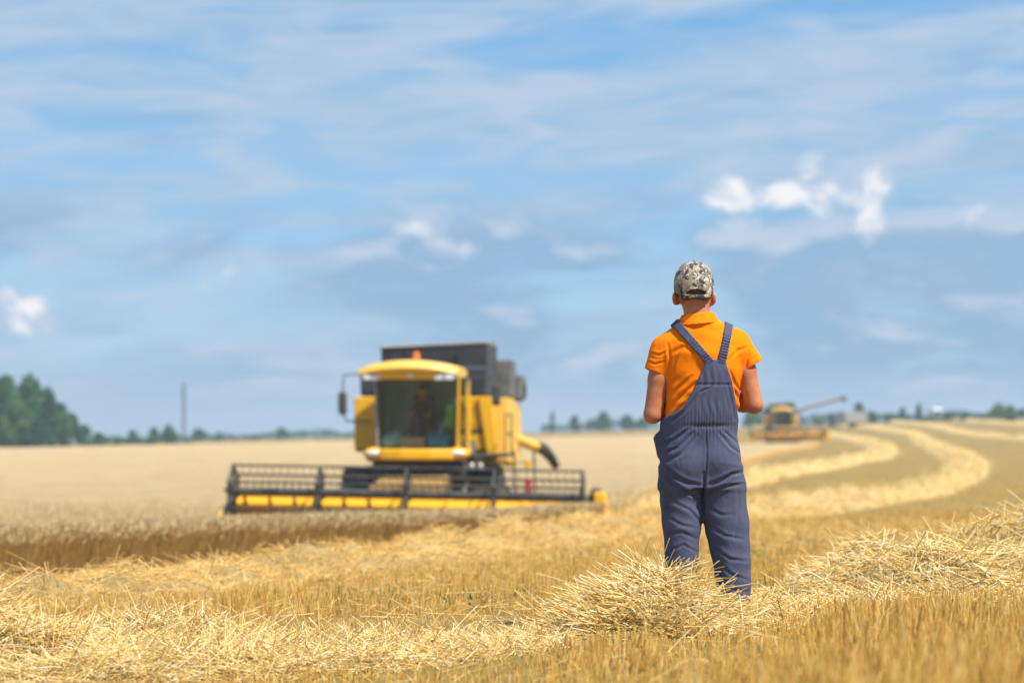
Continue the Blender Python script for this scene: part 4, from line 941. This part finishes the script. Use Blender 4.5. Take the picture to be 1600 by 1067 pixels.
    # mirrors on tubular arms
    m = MB(); m.tube([(-1.0, -1.2, 3.6), (-1.5, -1.3, 3.55), (-1.53, -1.3, 3.2)], .02, 6); m.tube([(-1.53, -1.3, 2.75), (-1.45, -1.2, 2.6), (-1.0, -.9, 2.6)], .02, 6); ma = m.each('mirror_arm', Bk, cab)[0]
    m = MB(); m.box(-1.62, -1.44, -1.34, -1.27, 2.74, 3.2, .03); m.build('mirror', Bk, ma)
    m = MB(); m.tube([(.95, -1.1, 3.5), (1.55, -1.1, 3.5), (1.62, -1.1, 3.35)], .02, 6); ma = m.each('mirror_arm', Bk, cab)[0]
    m = MB(); m.box(1.54, 1.72, -1.14, -1.07, 2.92, 3.34, .03); m.build('mirror', Bk, ma)
    # platform, hand rails and ladder by the cab door
    m = MB(); m.box(.97, 1.85, -.95, .75, 1.86, 1.93, .01); pf = m.build('platform', Bk, root); m = MB()
    for pts in ([(1.80, -.9, 1.93), (1.80, -.9, 2.75), (1.80, .6, 2.75), (1.80, .6, 1.93)], [(1.80, -.9, 2.35), (1.80, .6, 2.35)], [(1.0, -.92, 1.93), (1.0, -.92, 2.9)]): m.tube(pts, .018, 6)
    m.each('handrail', Bk, pf)
    lad = empty('ladder', (0, 0, 0), 0, root); m = MB()
    for x in (1.93, 2.35): m.tube([(x, -.35, 2.0), (x+.06, -.4, .55)], .025, 6)
    m.each('rail', Bk, lad)
    for q in range(4): m = MB(); z = .65+.36*q; m.box(1.96, 2.40, -.48, -.32, z, z+.03); m.build('step', St, lad)
    m = MB(); m.box(2.16, 2.32, -.52, -.49, 1.12, 1.42, .01); m.build('warning_plate', M['red'], lad); m = MB(); m.box(2.16, 2.30, -.52, -.49, 1.62, 1.80, .01); m.build('marker', Yl, lad)
    # things under the cab
    m = MB(); m.box(-.95, 1.0, -1.05, .5, 1.45, 1.79, .03); m.build('underframe', Bk, root); m = MB()
    for x in (.95, 1.1, 1.28): m.ellipsoid((x, -.9, 1.66), (.07, .06, .09), 10, 8)
    m.each('hydraulic_block', St, root, True)
    m = MB()
    for x in (-.45, -.2, .15, .45, .7): m.tube([(x, -1.0, 1.6), (x*1.1, -1.7, 1.35), (x*1.15, -2.5, 1.25)], .022, 5)
    m.each('hose', Bk, root)
    # feeder house
    m = MB(); a = [(-.66, -.1, .98), (.66, -.1, .98), (.66, -.2, 1.6), (-.66, -.2, 1.6)]; b = [(-.72, -3.05, hz-.05), (.72, -3.05, hz-.05), (.72, -3.05, hz+.80), (-.72, -3.05, hz+.80)]
    m.add(a+b, [(0, 1, 2, 3), (7, 6, 5, 4), (0, 4, 5, 1), (1, 5, 6, 2), (2, 6, 7, 3), (3, 7, 4, 0)]); m.build('feeder_house', M['feeder'], root, False, .03)
    for x in (-.95, .98):
        m = MB(); m.tube([(x, -.25, 1.45), (x, -1.7, 1.02)], .05, 8); m.tube([(x, -1.7, 1.02), (x, -3.0, hz+.25)], .03, 8); m.each('lift_cylinder', St, root)
    # unloading auger
    if unload:
        pts = [(1.25, 2.6, 3.0), (1.5, 2.6, 3.45), (1.75, 2.55, 3.65)]; end = (5.6, 2.2, 4.75)
        m = MB(); m.tube(pts+[end], .19, 12); au = m.build('unloading_auger', Gy, root, True); m = MB(); m.tube([end, (5.95, 2.17, 4.80), (6.15, 2.15, 4.45)], [.2, .22, .2], 10); m.build('spout', Bk, au, True)
    else:
        m = MB(); m.tube([(1.0, 4.6, 2.35), (1.30, 4.9, 2.28), (1.55, 5.6, 2.20), (1.72, 6.1, 2.10), (1.88, 6.5, 2.04)], [.125]*5, 14); au = m.build('unloading_auger', Cr, root, True)
        m = MB(); m.tube([(1.88, 6.45, 2.05), (2.03, 6.7, 1.98), (2.20, 6.85, 1.78), (2.32, 6.95, 1.55)], [.14, .145, .12, .10], 10); m.build('spout', Bk, au, True)
    # header
    hd = empty('header', (HOFF, 0, hz), R(0), root); hd.rotation_euler = (0, R(1.0) if not unload else 0, 0); W = HW
    m = MB(); m.prism([(-3.05, .0), (-3.0, .56), (-3.08, .60), (-3.14, .56), (-3.16, .40), (-3.45, .10), (-4.35, -.02), (-4.35, -.06), (-3.0, -.08)], -W+.03, W-.03, 'x'); m.build('trough', Yl, hd, False, .008)
    m = MB(); m.box(-W, W, -3.12, -2.98, .602, .66, .02); m.build('top_beam', Bk, hd)
    # cross auger with a left- and a right-hand flight
    m = MB(); m.tube([(-W+.1, -3.62, .36), (W-.1, -3.62, .36)], .17, 14); ag = m.build('auger', Yl, hd, True); V = []; F = []
    for sx in (-1, 1):
        n0 = len(V); tn = 90
        for i in range(tn+1):
            q = i/tn*2*math.pi*5.5; x = sx*(W-.12-(W-.8)*i/tn)
            V += [(x, -3.62+.17*math.cos(q), .36+.17*math.sin(q)), (x, -3.62+.30*math.cos(q), .36+.30*math.sin(q))]
        F += [(n0+2*i, n0+2*i+1, n0+2*i+3, n0+2*i+2) for i in range(tn)]
    MB().add(V, F).build('flight', Yl, ag)
    cbr = MB().box(-W+.02, W-.02, -4.43, -4.33, -.06, -.02).build('cutter_bar', Dk, hd); m = MB()
    for i in range(72): x = -W+.05+i*(2*W-.1)/71; m.add([(x-.03, -4.42, -.045), (x+.03, -4.42, -.045), (x, -4.53, -.04), (x, -4.42, -.02)], [(0, 2, 1), (0, 3, 2), (1, 2, 3)])
    m.build('knife_fingers', Dk, cbr)['kind'] = 'stuff'
    for sx in (-1, 1):      # end sheets and crop dividers
        m = MB(); m.prism([(-3.0, -.08), (-3.0, .68), (-3.4, .66), (-4.0, .50), (-4.5, .28), (-4.9, -.05), (-4.4, -.12)], sx*W-.03, sx*W+.03, 'x'); es = m.build('end_sheet', Bk if sx < 0 else Yl, hd, False, .01)
        m = MB(); x = sx*(W+.02); m.add([(x-.05, -4.4, -.1), (x+.05, -4.4, -.1), (x+.05, -4.3, .36), (x-.05, -4.3, .36), (x+sx*.09, -5.25, -.16)], [(0, 1, 2, 3), (0, 4, 1), (1, 4, 2), (2, 4, 3), (3, 4, 0)]); m.build('divider', Yl, es, False, .01)
    m = MB(); m.prism([(W+.14, .78), (W+.34, .78), (W+.50, -.14), (W+.20, -.14)], -4.3, -3.4, 'y'); m.build('side_shield', Yl, hd, False, .03)
    m = MB(); m.box(W+.06, W+.22, -3.8, -3.2, .1, .85, .05); m.build('knife_drive', Bk, hd)
    m = MB(); m.lathe([(.0, .02), (.20, .02), (.22, .0), (.20, -.03), (0, -.03)], 18, Matrix.Translation((W+.24, -3.5, .62))); m.build('drive_pulley', Bk, hd, True)
    # reel: centre tube, five spiders, six tine bars
    rc = (-4.02, .66); rr = .52; reel = empty('reel', (0, rc[0], rc[1]), 0, hd)
    m = MB(); m.tube([(-W+.02, 0, 0), (W-.02, 0, 0)], .085, 12); m.build('centre_tube', Bk, reel, True)
    Q = [R(90+60*k+8) for k in range(6)]
    for i in range(5):
        x = -W+.08+i*(2*W-.16)/4; m = MB()
        for k in range(6):
            a = (x, rr*math.cos(Q[k]), rr*math.sin(Q[k])); b = (x, rr*math.cos(Q[(k+1) % 6]), rr*math.sin(Q[(k+1) % 6])); m.tube([(x, 0, 0), a], .03, 5); m.tube([a, b], .028, 5)
        if i in (0, 4):
            m.lathe([(0, .02), (.16, .02), (.16, -.02), (0, -.02)], 14, Matrix.Translation((x, 0, 0)))
        m.build('spider', Bk, reel)
    for k in range(6):
        y, z = rr*math.cos(Q[k]), rr*math.sin(Q[k]); m = MB(); m.tube([(-W+.05, y, z), (W-.05, y, z)], .028, 6); nb = 46 if detail else 24; tb = m.build('tine_bar', Bk, reel); m = MB()
        for i in range(nb): x = -W+.12+i*(2*W-.24)/(nb-1); m.tube([(x, y, z), (x, y+.02, z-.14), (x, y+.05, z-.25)], .008, 3, False)
        m.build('tines', Bk, tb)['kind'] = 'stuff'
    for sx in (-1, 1):
        m = MB(); m.tube([(sx*(W+.06), -3.05, .62), (sx*(W+.06), rc[0], rc[1]+.02)], .05, 6); m.tube([(sx*(W+.06), -3.25, .35), (sx*(W+.06), rc[0]+.35, rc[1]+.02)], .03, 6); m.each('reel_arm', Bk, hd)
    return root
combine('combine_harvester', C1, TH1, 'yellow combine with dark raised grain tank and wide black reel facing us', False, .50)
combine('combine_harvester', C2, TH2, 'small far yellow combine with its grey unloading auger swung out', True, .85, detail=False)

# ------------------------------------------------------------------ in the cab: the driver and a few things
cabz = gz(*C1)-.09; CM = Matrix.Translation((C1[0], C1[1], cabz)) @ Matrix.Rotation(-TH1, 4, 'Z')
def in_cab(o): o.matrix_world = CM; return o
dr = in_cab(empty('person', (0, 0, 0))); tag(dr, 'driver in dark clothes seated behind the windscreen of the near combine', 'person')
f = Field((-.50, -1.0, 2.0), (.45, .35, 3.5), .016); x0 = -.03
B = f.ell((x0, -.08, 3.25), (.08, .10, .115)); B = smin(B, f.cone((x0, -.06, 3.2), (x0, -.04, 3.02), .055, .06), .03)
B = smin(B, f.cone((x0, -.02, 2.93), (x0, -.05, 2.6), .15, .16, .75), .06)
for s in (-1, 1):
    B = smin(B, f.cone((x0+s*.12, -.03, 2.98), (x0+s*.2, -.03, 2.94), .07, .065), .05); B = smin(B, f.cone((x0+s*.2, -.03, 2.95), (x0+s*.28, -.22, 2.70), .055, .045), .03)
    B = smin(B, f.cone((x0+s*.28, -.22, 2.70), (x0+s*.2, -.66, 2.74), .045, .032), .03); B = smin(B, f.cone((x0+s*.2, -.66, 2.74), (x0+s*.17, -.76, 2.74), .045, .035), .03)
    B = smin(B, f.cone((x0+s*.1, -.08, 2.60), (x0+s*.14, -.50, 2.60), .085, .065), .05); B = smin(B, f.cone((x0+s*.14, -.50, 2.60), (x0+s*.14, -.62, 2.12), .06, .045), .03); B = smin(B, f.cone((x0+s*.14, -.60, 2.08), (x0+s*.14, -.82, 2.07), .045, .04), .02)
V, F = f.mesh(B); hp_ = mesh_obj('body', V, F, M['skin'], dr, True)
zc_ = V[F].mean(1); cl = np.zeros(len(F), int); cl[(zc_[:, 2] < 3.06) & (zc_[:, 1] > -.62) | (zc_[:, 2] < 2.66)] = 1
hp_.data.materials.append(M['ddark']); hp_.data.polygons.foreach_set('material_index', cl.astype(np.int32))
m = MB(); m.ellipsoid((x0, -.07, 3.31), (.09, .115, .075), 14, 8); m.prism([(x0-.07, -.16), (x0+.07, -.16), (x0+.05, -.27), (x0-.05, -.27)], 3.30, 3.315, 'z'); m.build('cap', M['ddark'], dr, True)
def cab_thing(name, label, cat, mb, mt): o = mb.build(name, mt, None, True); in_cab(o); return tag(o, label, cat)
m = MB(); m.box(-.36, .16, -1.22, -.90, 2.04, 2.28, .015); cab_thing('cardboard_box', 'tan cardboard box on the cab floor behind the windscreen', 'box', m, M['card'])
m = MB(); m.box(.20, .62, -1.15, -.85, 2.04, 2.34, .04); m.tube([(.40, -1.0, 2.34), (.40, -1.0, 2.39)], .04, 10); cab_thing('canister', 'blue canister beside the cardboard box in the cab', 'canister', m, M['blue'])
m = MB(); m.ellipsoid((-.55, -1.0, 2.19), (.21, .15, .16), 14, 9); m.ellipsoid((-.46, -.96, 2.29), (.10, .10, .09), 10, 8); cab_thing('bag', 'pale teal bag lying in the corner of the cab floor', 'bag', m, M['teal'])
m = MB(); m.prism([(.50, 2.50), (.64, 2.45), (.68, 2.72), (.64, 2.95), (.54, 2.92)], -.35, -.12, 'y'); cab_thing('jacket', 'bright green jacket hanging inside the cab', 'jacket', m, M['green'])

# ------------------------------------------------------------------ trees along the far edge of the field
def leaf_mat(name, a, b):
    def f(t):
        t = T(t); r = t.n('ShaderNodeAttribute', attribute_name='rnd').outputs['Fac']; c = t.ramp(r, [(0, a), (1, b)])
        p = t.bsdf(c, .6); tr = t.n('ShaderNodeBsdfTranslucent', {0: c}).outputs[0]
        return t.n('ShaderNodeMixShader', {0: .3, 1: p, 2: tr}).outputs[0]
    return mat(name, f)
M['leaf'] = leaf_mat('leaves', (.028, .095, .030), (.085, .215, .060)); M['leaf2'] = leaf_mat('leaves_bright', (.060, .130, .022), (.150, .260, .050)); M['leaf3'] = leaf_mat('leaves_dark', (.022, .072, .034), (.058, .145, .058))
M['bark'] = paint('bark', (.12, .09, .06), .9, .2)
def tree(px, top, wpx, d, name, label, lm='leaf', n=2600, base=None, group='trees along the far edge of the field'):
    x = (px-800)/FPX*d; z0 = gz(x, d); H = ZC+(680-top)/FPX*d-z0; Wd = wpx/FPX*d/2
    root = empty(name, (x, d, z0)); tag(root, label, 'tree' if 'tree' in name or 'poplar' in name else 'bush', group)
    m = MB(); k = max(.06, Wd*.06); tz = H*.45 if H > 4 else H*.3
    m.tube([(0, 0, -.3), (k*.4, 0, tz*.5), (-k*.3, k*.3, tz), (0, 0, H*.8)], [k*1.3, k, k*.8, k*.25], 7)
    for q in range(6):
        a = q*1.1+px; m.tube([(0, 0, tz*(.5+.1*q)), (math.cos(a)*Wd*.35, math.sin(a)*Wd*.35, tz*(.5+.1*q)+H*.16), (math.cos(a)*Wd*.6, math.sin(a)*Wd*.6, tz*(.5+.1*q)+H*.28)], [k*.5, k*.32, k*.1], 5)
    m.build('trunk', M['bark'], root, True)
    # clumps of leaves: many small tilted faces in uneven lobes
    lobes = []
    nl = 13
    for i in range(nl):
        a = random.uniform(0, 6.283); hh = random.uniform(.16, .88); r = math.sin(min(1, hh*1.15+.12)*math.pi)**.6*Wd*random.uniform(.25, .72)
        lobes.append((math.cos(a)*r, math.sin(a)*r, hh*H, Wd*random.uniform(.28, .48), H*random.uniform(.12, .22)))
    lobes.append((0, 0, H*.87, Wd*.38, H*.13)); lobes.append((0, 0, H*.45, Wd*.8, H*.40))
    Lb = np.array(lobes); i = rng.integers(0, len(Lb), n); u = unit(rng.normal(size=(n, 3))); rad = rng.uniform(.72, 1.05, n)**.6
    P = Lb[i, :3]+u*np.stack([Lb[i, 3], Lb[i, 3], Lb[i, 4]], 1)*rad[:, None]; P[:, 2] = np.maximum(P[:, 2], H*.03)
    s = (.045+.05*rng.random(n))*(Wd+H*.5)*.75; t1 = unit(rng.normal(size=(n, 3))); t2 = unit(np.cross(t1, rng.normal(size=(n, 3))))
    V = np.stack([P-t1*s[:, None], P+t2*s[:, None]*.6, P+t1*s[:, None], P-t2*s[:, None]*.6], 1).reshape(-1, 3); F = np.arange(4*n).reshape(-1, 4)
    tone = np.clip(.5+.35*rng.normal(size=len(Lb)), 0, 1)[i]*.6+.4*rng.random(n)
    mesh_obj('crown', V, F, M[lm], root, False, np.repeat(tone, 4)); return root
for px, tp, wd, d, lb, lm in (
    (-32, 582, 90, 352, 'tall broad tree cut by the edge of the picture', 'leaf'), (8, 588, 70, 348, 'tall dark tree, first whole one of the dense grove', 'leaf'), (46, 594, 72, 350, 'tall rounded tree at the top of the dense grove', 'leaf'), (26, 628, 60, 338, 'pale green tree standing in front of the dense grove', 'leaf2'), (74, 610, 56, 352, 'tree on the shoulder of the dense grove', 'leaf3'),
    (94, 630, 50, 350, 'mid-height tree on the falling flank of the grove', 'leaf'), (112, 648, 42, 352, 'smaller tree near the low end of the grove', 'leaf'), (132, 664, 36, 352, 'low tree at the low end of the grove', 'leaf'), (60, 655, 60, 336, 'low bushy tree at the foot of the grove', 'leaf3'), (154, 676, 34, 360, 'low tree just clear of the grove', 'leaf'),
    (186, 682, 26, 380, 'low green tree between the grove and the mast', 'leaf'), (207, 673, 30, 390, 'round green tree between the grove and the mast', 'leaf'), (241, 668, 26, 400, 'round tree, left half of the pair by the mast', 'leaf'), (263, 663, 30, 400, 'round tree, right half of the pair by the mast', 'leaf'),
    (310, 669, 32, 520, 'dark bluish tree just past the mast', 'leaf3'), (343, 674, 16, 520, 'slim small tree past the mast', 'leaf3'), (398, 678, 18, 560, 'tiny tree on the horizon midway to the near combine', 'leaf'), (440, 668, 36, 540, 'rounded green tree standing alone on the horizon', 'leaf'),
    (863, 643, 11, 560, 'slim upright poplar just past the unloading spout', 'leaf3'), (898, 648, 20, 560, 'small dark round tree past the slim poplar', 'leaf3'), (922, 656, 22, 560, 'low pale tree between the dark round tree and the tall one', 'leaf'), (943, 643, 32, 560, 'taller tree midway between the combine and the person', 'leaf'), (980, 648, 34, 570, 'broad tree beside the elbow of the person', 'leaf3'), (1005, 652, 30, 570, 'low tree behind the elbow of the person', 'leaf'),
    (1178, 628, 42, 520, 'tall tree behind the far elbow of the person', 'leaf'), (1200, 636, 36, 520, 'tree between the person and the far combine', 'leaf'), (1278, 652, 26, 520, 'low tree just past the far combine', 'leaf'), (1298, 645, 24, 520, 'low tree under the swung-out auger', 'leaf'), (1342, 630, 38, 500, 'large dark tree behind the grain truck', 'leaf3'), (1362, 642, 26, 500, 'dark tree next to the one behind the grain truck', 'leaf3'),
    (1410, 636, 18, 520, 'grey-green tree before the white lorry', 'leaf'), (1436, 630, 15, 520, 'slim dark tree before the white lorry', 'leaf3'), (1560, 631, 40, 430, 'bright green round tree on the crest', 'leaf2'), (1578, 633, 26, 430, 'smaller bright tree joined to the bright round one', 'leaf2'), (1597, 638, 28, 500, 'dark tree at the far end of the crest', 'leaf3')):
    b = {-32: 1, 8: 1}.get(px, 0)
    tree(px, tp, wd, d, 'poplar_tree' if wd < 17 else 'tree', lb, lm, 3200 if wd > 45 else 1500)
for px, tp, wd, d, lb in ((1482, 645, 34, 480, 'dark green bush just past the white lorry'), (1508, 647, 30, 480, 'dark green bush in the middle of the crest hedge'), (1532, 646, 26, 500, 'bluish bush before the bright green tree'), (1390, 648, 24, 520, 'low grey-green bush before the slim tree')):
    tree(px, tp, wd, d, 'bush', lb, 'leaf3', 1200, group='bushes on the crest')

# low hedges along the horizon
def hedge(px0, px1, d, h, label, lm):
    xa, xb = (px0-800)/FPX*d, (px1-800)/FPX*d; root = empty('hedge', ((xa+xb)/2, d, gz((xa+xb)/2, d))); tag(root, label, 'hedge', 'hedges on the horizon'); n = int((xb-xa)*55)
    x = rng.uniform(xa, xb, n); y = d+rng.normal(0, .8, n); hh = h*(.65+.9*np.abs(fbm(x*.16, x*0+3, 12, 3))); z = ground_z(x, y)+hh*rng.random(n)**.7
    P = np.stack([x-(xa+xb)/2, y-d, z-gz((xa+xb)/2, d)], 1); s = rng.uniform(.15, .4, n); t1 = unit(rng.normal(size=(n, 3))); t2 = unit(np.cross(t1, rng.normal(size=(n, 3))))
    V = np.stack([P-t1*s[:, None], P+t2*s[:, None]*.6, P+t1*s[:, None], P-t2*s[:, None]*.6], 1).reshape(-1, 3)
    mesh_obj('foliage', V, np.arange(4*n).reshape(-1, 4), M[lm], root, False, np.repeat(rng.random(n), 4))
hedge(140, 300, 400, 1.6, 'low green hedge between the grove and the mast', 'leaf'); hedge(300, 560, 560, 1.5, 'long low bluish hedge between the mast and the near combine', 'leaf3'); hedge(845, 1030, 570, 2.2, 'low hedge under the trees between the combine and the person', 'leaf')
hedge(1160, 1420, 530, 2.4, 'low dark hedge beyond the far combine', 'leaf3'); hedge(1420, 1600, 520, 1.8, 'low dark hedge along the crest by the white lorry', 'leaf3')

# ------------------------------------------------------------------ mast, grain truck, white lorry
d = 470; x = (287-800)/FPX*d; z0 = gz(x, d); Hm = ZC+(680-601)/FPX*d-z0
ms = empty('lattice_mast', (x, d, z0)); tag(ms, 'thin grey lattice mast rising from the horizon', 'mast')
b0, b1 = .26, .20
for sx in (-1, 1):
    for sy in (-1, 1): MB().tube([(sx*b0, sy*b0, -.2), (sx*b1, sy*b1, Hm)], .06, 5).build('leg', M['dark'], ms)
m = MB(); nk = 12
for k in range(nk):
    a = b0+(b1-b0)*k/nk; b = b0+(b1-b0)*(k+1)/nk; za, zb = Hm*k/nk, Hm*(k+1)/nk
    for (p, q) in (((-1, -1), (1, -1)), ((1, -1), (1, 1)), ((1, 1), (-1, 1)), ((-1, 1), (-1, -1))): m.tube([(p[0]*a, p[1]*a, za), (q[0]*b, q[1]*b, zb)], .035, 4); m.tube([(p[0]*b, p[1]*b, zb), (q[0]*b, q[1]*b, zb)], .05, 4)
m.build('bracing', M['dark'], ms)['kind'] = 'stuff'
MB().box(-.5, .5, -.5, .5, Hm, Hm+.25, .05).build('platform', M['grey'], ms)

def lorry(name, px, d, rz, label, cat, cabm, boxm, ln, wd, hb, tarp=False):
    x = (px-800)/FPX*d; r = empty(name, (x, d, gz(x, d)), rz); tag(r, label, cat)      # front is -y
    MB().box(-wd*.4, wd*.4, -1.0, ln, .75, .95, .02).build('chassis', M['black'], r)
    bx = MB().box(-wd/2, wd/2, .2, ln, 1.0, hb, .04).build('load_box', boxm, r); m = MB()
    for k in range(7): y = .4+k*(ln-.6)/6; m.box(-wd/2-.03, wd/2+.03, y, y+.08, 1.02, hb-.05)
    m.each('rib', boxm, bx)
    cb = MB().prism([(-1.75, .7), (-1.8, 1.5), (-1.62, 2.35), (-1.3, 2.6), (-.1, 2.65), (0, 2.6), (0, .7)], -wd*.46, wd*.46, 'x').build('cab', cabm, r, False, .05)
    MB().prism([(-.42*wd, 1.6), (.42*wd, 1.6), (.38*wd, 2.3), (-.38*wd, 2.3)], -1.80, -1.74, 'y').build('windscreen', M['dark'], cb)
    for sx in (-1, 1):
        MB().box(sx*wd*.34-.12, sx*wd*.34+.12, -1.84, -1.80, .85, 1.02, .01).build('headlight', M['lamp'], cb)
        for y in (-1.0, ln*.62, ln*.85): wheel('wheel', r, sx*wd*.42, y, .5, .3, sx, .55, 10)
    return r
lorry('grain_truck', 1312, 430, R(-62), 'grey grain truck with dark cab waiting beyond the far combine', 'truck', M['truck'], M['grey'], 5.2, 2.4, 2.9)
lorry('box_lorry', 1463, 540, R(4), 'small white box lorry on the crest between tree and bushes', 'lorry', M['white'], M['white'], 4.5, 2.1, 2.9)

# ------------------------------------------------------------------ haze over the field
def _haze(t):
    return None
hz = bpy.data.materials.new('haze'); hz.use_nodes = True; t = hz.node_tree; t.nodes.clear()
o_ = t.nodes.new('ShaderNodeOutputMaterial'); v_ = t.nodes.new('ShaderNodeVolumePrincipled'); v_.inputs['Color'].default_value = (.78, .90, 1.0, 1); v_.inputs['Density'].default_value = .00045; v_.inputs['Anisotropy'].default_value = .2
t.links.new(v_.outputs[0], o_.inputs['Volume'])
hb = MB().box(-1480, 1480, -120, 2050, -16, 22).build('haze', hz); tag(hb, 'pale blue summer haze hanging over the far field', None, None, 'stuff')
